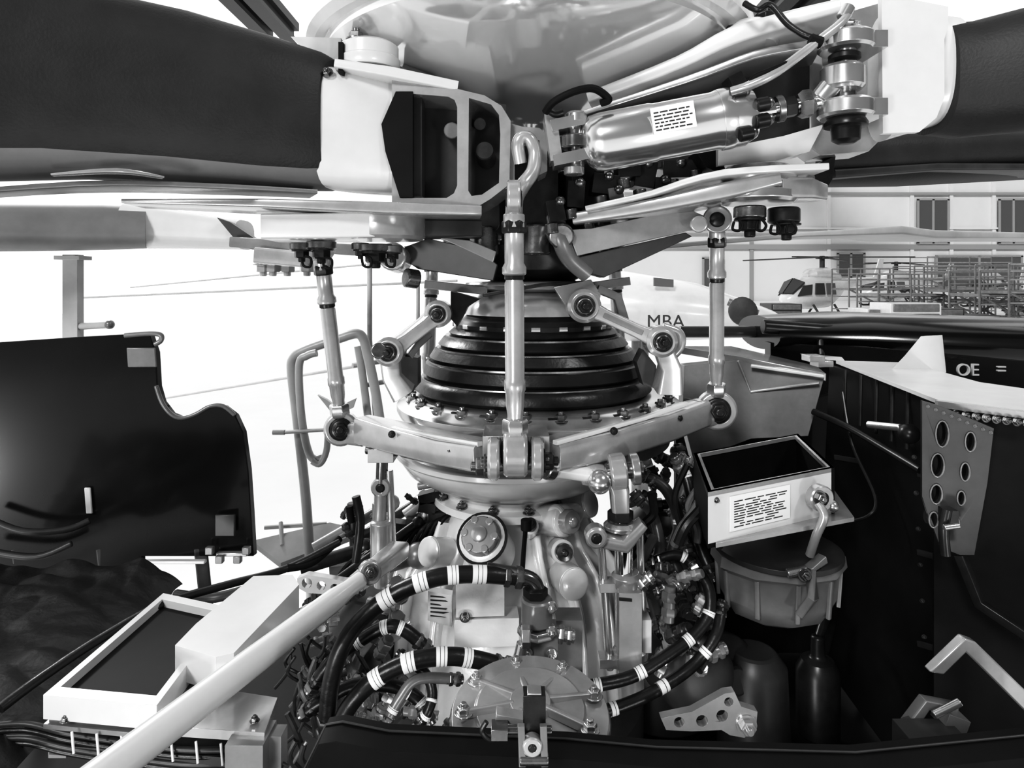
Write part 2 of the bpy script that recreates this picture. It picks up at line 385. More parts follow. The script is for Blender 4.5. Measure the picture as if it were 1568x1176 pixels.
# damper
b=B('lead_lag_damper',0.015)
p0=P(905,221,-2.3); p1=P(1150,175,-2.5); d=(p1-p0).normalized(); L=(p1-p0).length
r=px(45,-2.4)
b.lathe(p0-d*0.06,d,[(-0.05,r*0.5),(0.0,r*0.72),(0.08,r*0.95),(0.2,r),(L*0.42,r),(L*0.44,r*0.965),(L*0.80,r*0.965),(L*0.82,r*1.0),(L*0.97,r*1.0),(L,r*0.9),(L+0.08,r*0.8),(L+0.1,r*0.5)],'polish',56)
b.lathe(p0+d*(L*0.80),d,[(0,r*1.02),(0.02,r*1.03),(L*.06,r*1.03),(L*.08,r*1.0)],'polish',56)
b.cyl(p1,p1+d*0.85,px(11,-2.4),'chrome',20); 
b.cyl(p1+d*0.28,p1+d*0.36,px(20,-2.4),'steel',20); b.cyl(p1+d*0.36,p1+d*0.5,px(16,-2.4),'dsteel',6)
b.lathe(p1+d*0.52,d,[(0,px(17,-2.4)),(0.05,px(22,-2.4)),(0.13,px(22,-2.4)),(0.18,px(16,-2.4))],'steel',6)
for q in ((1128,142),(1140,205),(1165,185),(1165,160)):
    b.cyl(P(q[0]-8,q[1]+2,-2.75),P(q[0]+12,q[1]-2,-2.75),px(11,-2.7),'dsteel',14)
    b.ball(P(q[0]+12,q[1]-2,-2.75),px(9,-2.7),'steel',12)
b.plate(poly([(1115,118),(1135,108),(1160,150),(1165,190),(1150,215),(1135,205),(1140,160)],-2.62),(0,0.25,0),'dsteel')
c=P(1290,120,-2.6)
b.cyl(p1+d*0.75,P(1278,124,-2.6),px(16,-2.6),'alu',20)
b.lathe(c-V((0,0,0.14)),(0,0,1),[(0,0.1),(0,0.2),(0.04,0.235),(0.24,0.235),(0.28,0.2),(0.28,0.1)],'alu',36,closed=True)
for v,h in ((66,26),(168,26)):
    cc=P(1295,v,-2.6)
    b.lathe(cc-V((0,0,px(h/2,-2.6))),(0,0,1),[(0,0.27),(0.03,0.3),(px(h,-2.6)-0.03,0.3),(px(h,-2.6),0.27)],'alu',36)
    b.box(cc+V((0.22,0.25,0)),(0.35,0.8,px(h,-2.6)*0.98),'alu')
b.cyl(P(1295,55,-2.6),P(1295,205,-2.6),px(15,-2.6),'steel',24)
b.lathe(P(1293,82,-2.6),(0,0,-1),[(0,0.14),(0.02,0.17),(0.07,0.17),(0.1,0.12)],'dsteel',24)
b.lathe(P(1293,150,-2.6),(0,0,-1),[(0,0.12),(0.02,0.2),(0.06,0.2),(0.08,0.12)],'steel',24)
b.lathe(P(1295,182,-2.6),(0,0,-1),[(0,0.2),(0.05,0.23),(0.09,0.23),(0.1,0.16),(0.24,0.15),(0.28,0.09)],'dsteel',24)
b.lathe(P(1295,55,-2.6),(0,0,1),[(0,0.15),(0.1,0.15),(0.14,0.13),(0.18,0.08)],'steel',6)
b.bolt(P(1308,48,-2.7),(0.2,-0.3,1),0.07,'alu')
ex=d*px(66,-2.8); up=V((0,-0.10,1)).normalized(); up=(up-d*up.dot(d)).normalized()
nr=d.cross(up); nr = nr if nr.y<0 else -nr
cen=(p0+d*(L*0.50)); 
label(b,cen-ex*0.5+nr*(r*1.02)-up*px(8,-2.8),ex,up*px(40,-2.8),nr,6)
b.box(P(868,192,-2.3),(0.4,0.35,0.13),'alu',(0,-12,0)); b.box(P(873,244,-2.3),(0.42,0.35,0.13),'alu',(0,-12,0))
b.cyl(P(880,182,-2.35),P(884,268,-2.35),0.085,'steel'); b.lathe(P(882,172,-2.35),(0,0,-1),[(0,.1),(.03,.13),(.12,.13)],'alu',24); b.cyl(P(879,256,-2.35),P(879,268,-2.35),0.12,'alu',24)
b.eye(P(880,218,-2.35),(0,0,1),0.17,0.08,0.16,'steel')
b.box(P(846,215,-2.2),(0.14,0.4,0.55),'lgrey',(0,-8,0))
b.done()
b=B('sensor_cable')
b.tube([P(835,172,-2.5),P(848,156,-2.6),P(880,140,-2.65),P(910,136,-2.6),P(932,152,-2.55),P(920,158,-2.55)],px(6,-2.6),'black',10,8)
b.tube([P(835,165,-2.4),P(850,175,-2.4),P(862,172,-2.4)],px(6,-2.4),'rubber',10,6)
b.tube([P(1120,140,-2.8),P(1150,130,-2.9),P(1190,110,-2.95),P(1250,65,-2.9),P(1285,38,-2.8),P(1298,22,-2.7)],px(7,-2.8),'lgrey',10,8)
b.tube([P(1140,5,-2.4),P(1160,15,-2.5),P(1180,8,-2.5),P(1210,40,-2.6),P(1250,58,-2.7),P(1290,36,-2.7)],px(5,-2.6),'rubber',10,8)
b.tube([P(1150,130,-2.9),P(1156,118,-2.9),P(1180,108,-2.95),P(1215,92,-2.95),P(1243,66,-2.9)],px(5,-2.9),'black',10,6)
b.cyl(P(1240,60,-2.9),P(1258,66,-2.9),px(9,-2.9),'black')
b.cyl(P(1290,28,-2.7),P(1300,10,-2.7),px(10,-2.7),'alu')
b.done()

# ================= MAST, BOOT
b=B('rotor_mast_boot')
prof=[(-1.66,1.70),(-1.6,1.78),(-1.5,1.76),(-1.44,1.70),(-1.40,1.60),(-1.36,1.66),(-1.22,1.63),(-1.17,1.50),(-1.13,1.57),(-1.02,1.50),(-0.98,1.38),(-0.94,1.44),(-0.84,1.36),(-0.81,1.24),(-0.77,1.28),(-0.70,1.2),(-0.68,1.12)]
b.lathe((AX,0,0),(0,0,1),prof,'rubber',96)
for z,r in ((-1.43,1.66),(-1.19,1.555),(-1.0,1.43),(-0.82,1.30)):
    b.lathe((AX,0,z),(0,0,1),[(-0.012,r-0.05),(-0.012,r+0.03),(0.012,r+0.03),(0.012,r-0.05)],'steel',96,closed=True)
b.lathe((AX,0,0),(0,0,1),[(-0.72,1.10),(-0.70,1.2),(-0.64,1.22),(-0.58,1.18),(-0.56,1.06),(-0.5,1.0)],'dsteel',72)
b.lathe((AX,0,0),(0,0,1),[(-0.5,1.04),(-0.4,1.0),(-0.2,0.82),(-0.14,0.6)],'lgrey',72)
b.lathe((AX,0,0),(0,0,1),[(-0.14,0.58)]+[(-0.1+0.05*i,(0.66,0.57)[i%2]) for i in range(4)],'rubber',48)
for i in range(20):
    a=2*math.pi*i/20; R=1.2
    b.bar([V((AX+R*math.cos(a-.05),R*math.sin(a-.05),-0.66)),V((AX+R*math.cos(a+.05),R*math.sin(a+.05),-0.66))],0.05,0.06,'alu')
b.done()
b=B('rotating_scissor_collar',0.02)
b.lathe((AX,0,0),(0,0,1),[(-0.16,0.75),(-0.12,1.0),(-0.06,1.05),(-0.02,1.02),(0.0,0.7)],'lgrey',64)
b.box(P(700,440,-0.5),(0.9,0.5,0.12),'lgrey',(0,6,0)); b.box(P(925,435,-0.3),(0.7,0.5,0.12),'lgrey',(0,-8,0))
b.bar([P(740,452,-1.1),P(830,436,-1.2),P(900,432,-1.1)],0.1,0.05,'dsteel',.4)
b.done()

def link(b,a,c,R0,R1,w,h,m='lgrey'):
    a=V(a);c=V(c)
    b.bar([a,a.lerp(c,0.3),a.lerp(c,0.7),c],[w]*4,[h*1.15,h*0.8,h*0.8,h*1.1],m,0.35,up=(0,0,1))
    b.bar([a.lerp(c,.25)-V((0,w*.51,0)),a.lerp(c,.75)-V((0,w*.51,0))],0.02,h*0.3,'grey',.5)
    for p,R in ((a,R0),(c,R1)):
        b.eye(p,(0,1,0),R,R*0.62,w*1.25,m,'steel')
        b.bolt(p-V((0,w*0.65,0)),(0,-1,0),R*0.42,'dsteel')
b=B('scissor_link',0.015)
link(b,P(672,480,-1.3),P(598,537,-1.6),0.18,0.19,0.3,0.22)
b.bar([P(655,510,-1.2),P(635,528,-1.3),P(622,545,-1.4)],0.2,0.1,'grey',.4)
b.plate([P(690,446,-1.2),P(735,458,-1.1),P(716,470,-1.2),P(700,500,-1.3),P(690,488,-1.3)],(0,0.35,0),'dsteel')
b.bar([P(598,537,-1.5),P(602,575,-1.5),P(620,600,-1.45)],[0.3,0.32,0.4],[0.26,0.24,0.3],'lgrey',.3,up=(1,0,0))
b.plate([P(612,545,-1.55),P(640,548,-1.4),P(640,590,-1.4),P(625,606,-1.5),P(605,590,-1.55)],(0,0.3,0),'dgrey')
b.cyl(P(580,537,-1.9),P(580,537,-1.5),0.1,'steel')
b.done()
b=B('scissor_link',0.015)
link(b,P(893,468,-1.5),P(1010,522,-1.6),0.22,0.2,0.3,0.22)
b.plate([P(848,440,-1.3),P(905,428,-1.3),P(920,450,-1.3),P(915,485,-1.3),P(880,485,-1.3),P(862,462,-1.3)],(0,0.3,0),'lgrey')
b.bar([P(915,442,-1.2),P(945,455,-1.2),P(955,490,-1.2)],0.2,0.12,'grey',.3)
b.bar([P(1010,522,-1.5),P(1025,560,-1.4),P(1022,598,-1.35)],[0.3,0.34,0.4],[0.24,0.26,0.34],'lgrey',.3,up=(1,0,0))
b.tube([P(1015,500,-1.4),P(1040,510,-1.4),P(1042,530,-1.4),P(1030,545,-1.4)],0.06,'lgrey',10,6)
b.plate([P(975,555,-1.2),P(985,535,-1.2),P(1005,560,-1.2),P(1005,595,-1.2),P(985,590,-1.2)],(0,0.3,0),'dgrey')
b.done()

# ================= SWASHPLATE
b=B('swashplate',0.018)
FX=AX+0.09
b.lathe((FX,0,0),(0,0,1),[(-2.02,1.9),(-1.98,2.1),(-1.9,2.14),(-1.82,2.14),(-1.79,2.1),(-1.76,2.02),(-1.72,1.98),(-1.68,1.9),(-1.66,1.7)],'alu',96)
b.lathe((FX,0,0),(0,0,1),[(-2.4,1.7),(-2.36,1.95),(-2.1,2.03),(-2.0,2.0)],'grey',96)
for i in range(28):
    a=2*math.pi*i/28+0.1; p=V((FX+1.93*math.cos(a),1.93*math.sin(a),-1.74))
    b.bolt(p,(0,0,1),0.075,'steel')
    b.box(p+V((0.1*math.sin(a),-0.1*math.cos(a),0.03)),(0.07,0.12,0.03),'dsteel',(0,0,math.degrees(a)))
b.bar([P(555,657,-1.0),P(620,672,-1.5),P(690,688,-2.1),P(748,698,-2.55)],[0.3,0.45,0.5,0.45],[0.36,0.32,0.30,0.30],'lgrey',.25)
b.bar([P(575,650,-1.25),P(640,664,-1.85),P(735,680,-2.65)],[0.08]*3,[0.05]*3,'white',.4)
b.bar([P(575,676,-1.25),P(640,692,-1.85),P(735,712,-2.65)],[0.08]*3,[0.05]*3,'white',.4)
b.bar([P(1078,630,-0.95),P(1010,652,-1.3),P(930,675,-1.9),P(838,696,-2.5)],[0.3,0.45,0.5,0.45],[0.34,0.36,0.34,0.30],'lgrey',.25)
b.bar([P(1050,618,-1.25),P(980,642,-1.7),P(850,678,-2.65)],[0.08]*3,[0.05]*3,'white',.4)
b.bar([P(1050,654,-1.25),P(980,678,-1.7),P(850,712,-2.65)],[0.08]*3,[0.05]*3,'white',.4)
for q in ((600,665,-1.75),(690,690,-2.4),(890,690,-2.3),(940,660,-2.2),(1040,640,-1.4)): b.bolt(P(*q),(0,-1,0.2),0.035,'dsteel')
b.plate([P(600,690,-1.3),P(740,712,-2.2),P(700,720,-2.0),P(615,700,-1.4)],(0,0.3,0),'dgrey')
b.plate([P(840,712,-2.3),P(960,690,-1.7),P(1000,676,-1.3),P(940,705,-1.7)],(0,0.3,0),'dgrey')
b.box(P(790,676,-2.35),(0.75,0.6,0.26),'lgrey')
for u in (757,823):
    b.lathe(P(u,702,-2.9)-V((0.07,0,0)),(1,0,0),[(0,0.20),(0.03,0.23),(0.10,0.23),(0.13,0.20)],'lgrey',36)
    b.box(P(u,690,-2.65),(0.13,0.5,0.3),'lgrey')
b.cyl(P(736,712,-2.9),P(842,706,-2.9),0.09,'steel'); b.bolt(P(744,714,-2.9),(-1,0,0),0.10,'steel'); b.bolt(P(832,706,-2.9),(1,0,0),0.10,'dsteel')
for s_,u,v in ((-1,526,662),(1,1098,634)):
    b.bar([P(u-s_*0,v,-0.75),P(u-s_*38,v-2,-0.95)],[0.5,0.42],[0.2,0.36],'lgrey',.3)
for a in (54,126):
    ar=math.radians(a); d=V((math.cos(ar),math.sin(ar),0))
    b.bar([V((FX,0,-2.1))+d*1.8,V((FX,0,-2.0))+d*3.0],[0.7,0.4],[0.4,0.35],'lgrey')
b.lathe((AX-0.3,0,0),(0,0,1),[(-3.0,1.2),(-2.95,1.35),(-2.8,1.6),(-2.62,1.72),(-2.5,1.72),(-2.42,1.6),(-2.38,1.5)],'white',72)
b.lathe((AX-0.3,0,0),(0,0,1),[(-2.58,1.76),(-2.56,1.78),(-2.5,1.78),(-2.48,1.74)],'white',72)
b.done()

# ================= PITCH LINKS
def pitchlink(top,bot,r,ringR,ringax,front=False):
    b=B('pitch_link',0.01)
    top=V(top);bot=V(bot);d=(bot-top).normalized();L=(bot-top).length
    prof=[(0,r*1.1),(0.06*L,r*1.15),(0.07*L,r*1.0),(0.22*L,r*1.0),(0.24*L,r*1.25),(0.27*L,r*1.25),(0.28*L,r*0.85),(0.3*L,r*0.9),(0.31*L,r),(0.74*L,r),(0.75*L,r*1.12),(0.79*L,r*1.12),(0.8*L,r*1.0),(0.86*L,r*0.95),(0.9*L,r*0.8),(L,r*0.75)]
    b.lathe(top,d,prof,'lgrey',28)
    b.lathe(top+d*0.03*L,d,[(0,r*1.2),(0.02,r*1.3),(0.12,r*1.3),(0.14,r*1.2)],'dsteel',6)
    b.lathe(top+d*0.275*L,d,[(0,r*0.9),(0.0,r*1.02),(0.05,r*1.02),(0.05,r*0.9)],'dsteel',20)
    b.lathe(top+d*0.92*L,d,[(0,r*1.2),(0.02,r*1.35),(0.16,r*1.35),(0.18,r*1.2)],'alu',6)
    b.eye(bot+d*(ringR*0.75),ringax,ringR,ringR*0.66,0.26,'lgrey')
    ax=V(ringax); ax=ax if ax.y<=0 else -ax
    if not front: b.bolt(bot+d*(ringR*0.75)+ax*0.13,ax,ringR*0.42,'dsteel')
    b.eye(top-d*(r*1.6),(1,0,0) if front else (0.3,1,0),r*1.9,r,0.15,'lgrey')
    return b.done()
pitchlink(P(787,328,-2.9),P(789,668,-2.9),px(15,-2.9),0.25,(1,0,0),True)
pitchlink(P(493,398,-1.2),P(521,637,-0.95),px(11.5,-1.0),0.235,(0.15,-1,0.1))
pitchlink(P(1098,355,-1.3),P(1097,606,-0.95),px(11,-1.0),0.27,(-0.15,-1,0.05))
pitchlink(P(662,400,2.6),P(655,590,2.4),0.12,0.24,(0.4,1,0))
pitchlink(P(940,400,2.4),P(950,560,2.4),0.12,0.24,(0.4,1,0))

# ================= GEARBOX
b=B('main_gearbox',0.015)
GX=-0.02
gp=[(-5.9,1.8),(-5.6,1.74),(-5.2,1.70),(-4.7,1.66),(-4.35,1.58),(-4.1,1.40),(-3.95,1.25),(-3.75,1.12),(-3.5,1.04),(-3.3,1.0),(-3.12,1.02),(-3.05,1.12),(-3.0,1.12)]
b.lathe((GX,0,0),(0,0,1),gp,'cast',72)
b.lathe((GX,0,0),(0,0,1),[(-6.6,2.0),(-6.1,2.0),(-6.0,1.9),(-5.9,1.7)],'grey',72)
b.lathe((GX,0,0),(0,0,1),[(-3.32,1.08),(-3.3,1.18),(-3.2,1.18),(-3.18,1.08)],'white',72)
def gr(z):
    q=sorted(gp)
    for (z0,r0),(z1,r1) in zip(q,q[1:]):
        if z0<=z<=z1: return r0+(r1-r0)*(z-z0)/(z1-z0)
    return 1.6
for a,h in ((-150,1),(-125,.6),(-72,1),(-58,1),(-40,1),(-15,1),(20,1),(170,1),(-175,.7),(60,1),(120,1)):
    ar=math.radians(a); d=V((math.cos(ar),math.sin(ar),0))
    zs=[-3.5,-3.8,-4.1,-4.4,-4.8,-5.3,-5.8]
    b.bar([V((GX,0,z))+d*(gr(z)+0.02) for z in zs],[0.1]*7,[0.3]*7,'cast',.8,up=d,sm=3)
def boss(u,v,y,dirv,r,L,m='cast',cap=None):
    c=P(u,v,y); dv=V(dirv).normalized()
    b.cyl(c-dv*L,c,r*1.25,m,32); b.lathe(c-dv*L*0.2,dv,[(0,r*1.25),(L*0.2,r*1.2),(L*0.25,r)],m,32)
    if cap: b.lathe(c,dv,[(0,r*0.95),(0.1,r*0.95),(0.14,r*0.85),(0.15,r*0.4),(0.18,r*0.38),(0.2,r*0.2)],cap,32)
boss(738,824,-1.65,(-0.2,-0.75,0.65),0.26,0.6,'cast','lgrey')
dv=V((-0.2,-0.75,0.65)).normalized()
b.lathe(P(738,824,-1.65)-dv*0.02,dv,[(0,0.30),(0,0.335),(0.03,0.335),(0.03,0.30)],'dsteel',32,closed=True)
for k in range(6):
    a=k*math.pi/3; x=dv.cross(V((0,0,1))).normalized(); yv=dv.cross(x)
    b.cyl(P(738,824,-1.65)+(x*math.cos(a)+yv*math.sin(a))*0.2,P(738,824,-1.65)+(x*math.cos(a)+yv*math.sin(a))*0.2+dv*0.16,0.05,'lgrey',10)
boss(866,798,-1.2,(0.6,-0.75,0.2),0.17,0.5,'cast','lgrey')
boss(850,790,-1.2,(-0.6,-0.75,0.2),0.12,0.5)
boss(862,845,-1.5,(0.1,-1,0.3),0.12,0.4,'cast','steel')
boss(812,805,-1.3,(0,-0.8,0.5),0.09,0.3,'cast','dsteel')
boss(655,845,-1.2,(-0.6,-0.7,0.3),0.16,0.4,'cast')
boss(905,770,-0.6,(0.7,-0.5,0.3),0.16,0.4,'cast')
boss(880,895,-1.45,(0.4,-1,0.1),0.17,0.4,'cast')
b.plate(poly([(655,905),(692,912),(692,960),(655,950)],-1.82),(0,0.14,0),'label')
for i in range(6): b.plate(poly([(659,912+i*6),(659+random.randint(12,30),914+i*6),(659+random.randint(12,30),916+i*6),(659,914+i*6)],-1.83),(0,0.008,0),'ink')
b.box(P(735,905,-1.78),(0.6,0.3,0.5),'cast',(0,0,4))
b.box(P(745,960,-1.78),(0.8,0.3,0.35),'cast',(0,0,4))
for u,v in ((710,880),(768,880),(712,945),(830,935)): b.bolt(P(u,v,-1.98),(0,-1,0),0.05,'steel')
for i in range(14):
    a=2*math.pi*i/14; b.bolt(V((GX+1.10*math.cos(a),1.10*math.sin(a),-3.18)),(0,0,1),0.06,'steel')
b.done()

b=B('accessory_cover',0.015)
c=PZ(812,1105,-3.9); cz=-3.9
cc=V((c.x,-4.15,cz))
b.lathe(cc,(0,-0.15,1),[(-0.6,0.62),(-0.1,0.70),(0,0.72),(0.05,0.70),(0.07,0.5),(0.1,0.48),(0.1,0.2),(0.16,0.18)],'lgrey',48)
for i in range(8):
    a=2*math.pi*i/8+0.2; d=V((math.cos(a),math.sin(a),0))
    b.bar([cc+d*0.15+V((0,0,0.12)),cc+d*0.64+V((0,0,0.10))],0.05,0.08,'lgrey',.5)
    b.bolt(cc+d*0.6+V((0,0,0.1)),(0,0,1),0.06,'alu')
b.done()

b=B('hydraulic_manifold',0.012)
y=-2.9
b.cyl(P(822,915,y),P(822,955,y),px(24,y),'grey',28)
b.lathe(P(822,958,y),(0,0,-1),[(0,px(28,y)),(0.03,px(30,y)),(0.08,px(30,y)),(0.1,px(20,y))],'alu',8)
b.box(P(825,985,y+.1),(px(56,y),0.35,px(50,y)),'grey')
b.cyl(P(822,1005,y),P(822,1060,y),px(22,y),'grey',24)
b.tube([P(745,872,y),P(790,880,y),P(815,888,y),P(824,905,y),P(824,925,y)],px(11,y),'steel',14,6)
b.lathe(P(820,898,y),(0,0,-1),[(0,px(14,y)),(0.02,px(19,y)),(0.1,px(19,y)),(0.12,px(14,y))],'dsteel',6)
fitting(b,P(850,970,y),P(880,975,y),px(12,y),'alu')
b.tube([P(800,985,y-.2),P(795,1005,y-.2),P(785,1020,y-.2),P(765,1022,y-.2)],px(9,y),'alu',12,5)
b.cyl(P(798,975,y-.3),P(812,975,y-.3),px(16,y),'alu',6)
b.box(P(870,1000,y+0.4),(0.3,0.3,0.9),'grey')
for u,v in ((806,965),(845,968),(806,1000),(845,1003),(845,930)): b.bolt(P(u,v,y-.1),(0,-1,0),0.05,'alu')
b.tube([P(806,800,-1.7),P(803,830,-1.9),P(800,870,-2.4)],0.03,'black',8,5); b.cyl(P(806,795,-1.8),P(806,812,-1.8),0.07,'black')
b.done()

# ================= HOSES
def nh(pts,r,bands=(),m='rubber',bl=0.05,ends=True):
    b=B('hydraulic_hose'); q=[P(*p) for p in pts]; hose(b,q,r,bands,m,10,bl)
    if ends:
        for a,c in ((q[0],q[1]),(q[-1],q[-2])):
            dv=(c-a).normalized(); fitting(b,a-dv*r*1.2,a+dv*r*2.2,r*1.15,'steel')
    return b.done()
nh([(792,884,-2.9),(750,880,-2.95),(700,880,-3.0),(655,888,-3.05),(600,912,-3.1),(552,950,-3.15),(522,995,-3.2),(506,1050,-3.2),(500,1120,-3.2)],px(13,-3),(0.17,0.27,0.40,0.52))
nh([(775,1022,-3.0),(730,1010,-3.1),(690,1005,-3.15),(640,1010,-3.2),(590,1030,-3.25),(552,1060,-3.3),(525,1100,-3.3),(515,1150,-3.3)],px(13,-3.1),(0.2,0.33,0.47,0.62))
nh([(480,1050,-2.9),(510,1010,-2.9),(545,985,-2.8),(590,960,-2.8),(620,965,-2.8),(650,990,-2.8)],px(10,-2.8),(0.42,0.6,.75),'rubber')
nh([(470,1090,-2.9),(500,1070,-2.9),(540,1050,-2.8),(600,1050,-2.7),(640,1070,-2.7),(655,1100,-2.8)],px(10,-2.8),(0.7,0.85))
nh([(640,1110,-3.2),(655,1090,-3.2),(662,1060,-3.1),(650,1030,-3.0),(615,1005,-2.9)],px(8,-3.1),(0.2,0.4),'rubber')
nh([(690,1110,-3.5),(720,1080,-3.4),(740,1055,-3.3),(780,1040,-3.2)],px(9,-3.4),(0.2,0.45))
nh([(590,1110,-3.3),(612,1070,-3.2),(640,1040,-3.1),(700,1040,-3.0)],px(8,-3.2),(0.2,),'grey')
nh([(885,1052,-2.8),(920,1048,-2.8),(970,1035,-2.7),(1020,1005,-2.6),(1060,975,-2.5),(1085,940,-2.4),(1085,900,-2.3),(1065,870,-2.2)],px(9,-2.6),(0.13,0.32,0.55,0.72),bl=.035)
nh([(895,1095,-3.0),(940,1085,-2.9),(1000,1060,-2.8),(1060,1020,-2.6),(1095,975,-2.5),(1105,930,-2.3)],px(9,-2.8),(0.2,0.45,0.7),bl=.04)
nh([(1000,860,-1.6),(1040,850,-1.6),(1070,880,-1.7),(1080,930,-1.8),(1060,990,-2.0)],px(8,-1.7),(0.3,.8),'rubber')
nh([(990,730,-0.8),(1020,750,-0.9),(1040,800,-1.0),(1030,850,-1.2),(1050,900,-1.4)],px(9,-1),(0.5,),'dgrey')
nh([(1010,700,-0.5),(1045,720,-0.5),(1060,770,-0.7),(1070,830,-0.9),(1090,880,-1.1)],px(9,-.8),(0.3,),'rubber')
nh([(975,760,-0.9),(1000,790,-1),(1010,840,-1.2),(995,890,-1.4),(1010,960,-1.8)],px(8,-1),(),'grey')
nh([(1040,690,-0.2),(1050,740,-0.4),(1035,790,-0.6),(1055,850,-0.9)],px(9,-.8),(),'grey')

b=B('hydraulic_fittings_cluster')
random.seed(11)
for i in range(110):
    q=i%3
    if q==0: u=random.uniform(985,1080); v=random.uniform(695,870); y=random.uniform(-0.9,0.4)
    elif q==1: u=random.uniform(1000,1085); v=random.uniform(870,1070); y=random.uniform(-2.3,-1.2)
    else: u=random.uniform(480,620); v=random.uniform(900,1100); y=random.uniform(-2.5,-1.4)
    p=P(u,v,y); d=V((random.uniform(-1,1),random.uniform(-.6,.6),random.uniform(-1,1))).normalized()
    fitting(b,p,p+d*random.uniform(0.2,0.42),random.uniform(0.05,0.1),random.choice(['steel','grey','dsteel','alu','lgrey','lgrey']))
for i in range(34):
    side=i%2
    u=random.uniform(985,1090) if side else random.uniform(470,610)
    v=random.uniform(700,1000) if side else random.uniform(920,1080)
    y=random.uniform(-2.2,-0.8)
    pts=[P(u,v,y)]
    for k in range(3):
        u+=random.uniform(-24,24) ; v+=random.uniform(15,40); y+=random.uniform(-.2,.1); pts.append(P(u,v,y))
    b.tube(pts,random.choice([0.03,0.045,0.06]),random.choice(['rubber','grey','grey','dsteel','steel']),8,6)
b.done()
b=B('accessory_gear_housing',0.03)
b.lathe((-2.05,-0.4,-5.2),(0,0,1),[(-1.5,0.6),(0.2,0.62),(0.4,0.5),(0.6,0.3)],'dgrey',32)
b.lathe((2.3,0.2,-4.6),(0,0,1),[(-2.0,0.8),(0.4,0.75),(0.8,0.55),(1.1,0.25)],'dgrey',32)
b.lathe((2.3,-1.6,-5.0),(0.2,-1,0.2),[(-0.5,0.5),(0.2,0.5),(0.3,0.4),(0.35,0.2)],'dgrey',32)
b.lathe((3.4,-0.8,-6.1),(0,0,1),[(-0.5,0.5),(0.7,0.45),(0.9,0.3)],'dgrey',32)
b.lathe((2.9,-0.6,-5.6),(0.3,-1,0.3),[(-0.5,0.55),(0.3,0.55),(0.4,0.45),(0.45,0.2),(0.6,0.18)],'dgrey',32)
b.lathe((4.4,-0.6,-5.9),(0,0,1),[(-0.6,0.3),(0.3,0.3),(0.45,0.22),(0.5,0.1),(0.8,0.09)],'dsteel',24); b.tube([(4.4,-.6,-5.2),(4.7,-.3,-4.9),(5.0,0.2,-5.3),(4.9,0.4,-6.2)],0.07,'dsteel',10,6)
b.done()

# ================= SERVO ACTUATORS
b=B('servo_actuator',0.012)
y=-2.3
b.cyl(P(838,716,-2.5),P(925,730,y),px(12,y),'white',22)
b.cyl(P(835,716,-2.55),P(848,718,-2.5),px(17,y),'steel',22); b.cyl(P(893,724,y),P(930,731,y),px(18,y),'lgrey',22)
b.ball(P(918,738,y-.15),px(18,y),'alu')
b.eye(P(945,722,y),(1,0,0.1),px(28,y),px(14,y),0.2,'lgrey'); b.cyl(P(925,722,y),P(985,718,y),px(13,y),'steel')
b.eye(P(972,718,y),(1,0,0.1),px(24,y),px(12,y),0.1,'alu')
b.bar([P(938,715,y),P(948,750,y),P(950,790,y)],[0.3,0.24,0.2],[0.28,0.22,0.2],'lgrey',.4,up=(1,0,0))
b.cyl(P(948,760,y),P(952,830,y),px(11,y),'steel',18); b.lathe(P(950,782,y),(0,0,-1),[(0,px(20,y)),(0.1,px(20,y))],'dsteel',6)
b.lathe(P(950,798,y),(0,0,-1),[(0,px(20,y)),(0.04,px(26,y)),(0.08,px(26,y)),(0.12,px(14,y))],'alu',24)
b.bar([P(903,818,y-.1),P(925,824,y-.1),P(955,830,y-.1),P(985,800,y-.1)],[0.3,.34,.34,.2],[0.12,.14,.16,.1],'lgrey',.4)
b.eye(P(912,820,y-.25),(0,1,0),px(16,y),px(8,y),0.2,'lgrey')
b.cyl(P(955,832,y),P(955,880,y),px(14,y),'chrome',24)
b.cyl(P(920,828,y),P(934,1025,y),px(6,y),'alu',14); b.cyl(P(980,815,y+.1),P(986,1000,y+.1),px(6,y),'alu',14)
b.lathe(P(960,875,y),P(966,1040,y)-P(960,875,y),[(0,px(18,y)),(0.04,px(24,y)),(0.15,px(24,y)),(0.18,px(21,y)),(0.9,px(21,y)),(0.92,px(26,y)),(1.1,px(26,y)),(1.15,px(20,y)),(1.5,px(20,y))],'lgrey',32)
b.box(P(962,960,y-.1),(px(34,y),0.3,px(120,y)),'lgrey'); b.plate(poly([(948,915),(968,917),(968,922),(948,920)],y-.26),(0,0.01,0),'ink')
b.box(P(988,968,y),(px(14,y),0.2,px(50,y)),'white')
for v in (895,1010): b.box(P(930,v,y),(px(26,y),0.2,px(14,y)),'lgrey')
fitting(b,P(975,900,y-.1),P(1000,880,y-.1),0.08,'alu')
b.done()
b=B('servo_actuator',0.01)
y=-1.2
b.cyl(P(586,690,y),P(584,740,y),px(9,y),'steel'); b.eye(P(584,745,y),(0,1,0),px(15,y),px(7,y),0.15,'lgrey')
b.cyl(P(583,755,y),P(582,800,y),px(10,y),'lgrey'); b.cyl(P(575,770,y),P(575,850,y),px(5,y),'alu'); b.cyl(P(596,720,y),P(602,850,y),px(6,y),'alu')
b.lathe(P(585,795,y),(0,0,-1),[(0,px(12,y)),(0.04,px(18,y)),(0.5,px(18,y)),(0.55,px(12,y)),(0.9,px(12,y))],'lgrey',24)
b.box(P(586,694,y),(0.34,0.3,0.18),'lgrey'); b.cyl(P(560,688,y),P(610,692,y),px(7,y),'steel')
b.tube([P(545,760,y),P(552,800,y),P(545,860,y)],0.06,'dsteel',10,5); b.tube([P(535,775,y),P(538,800,y)],0.05,'black')
b.done()
b=B('control_linkage')
random.seed(21)
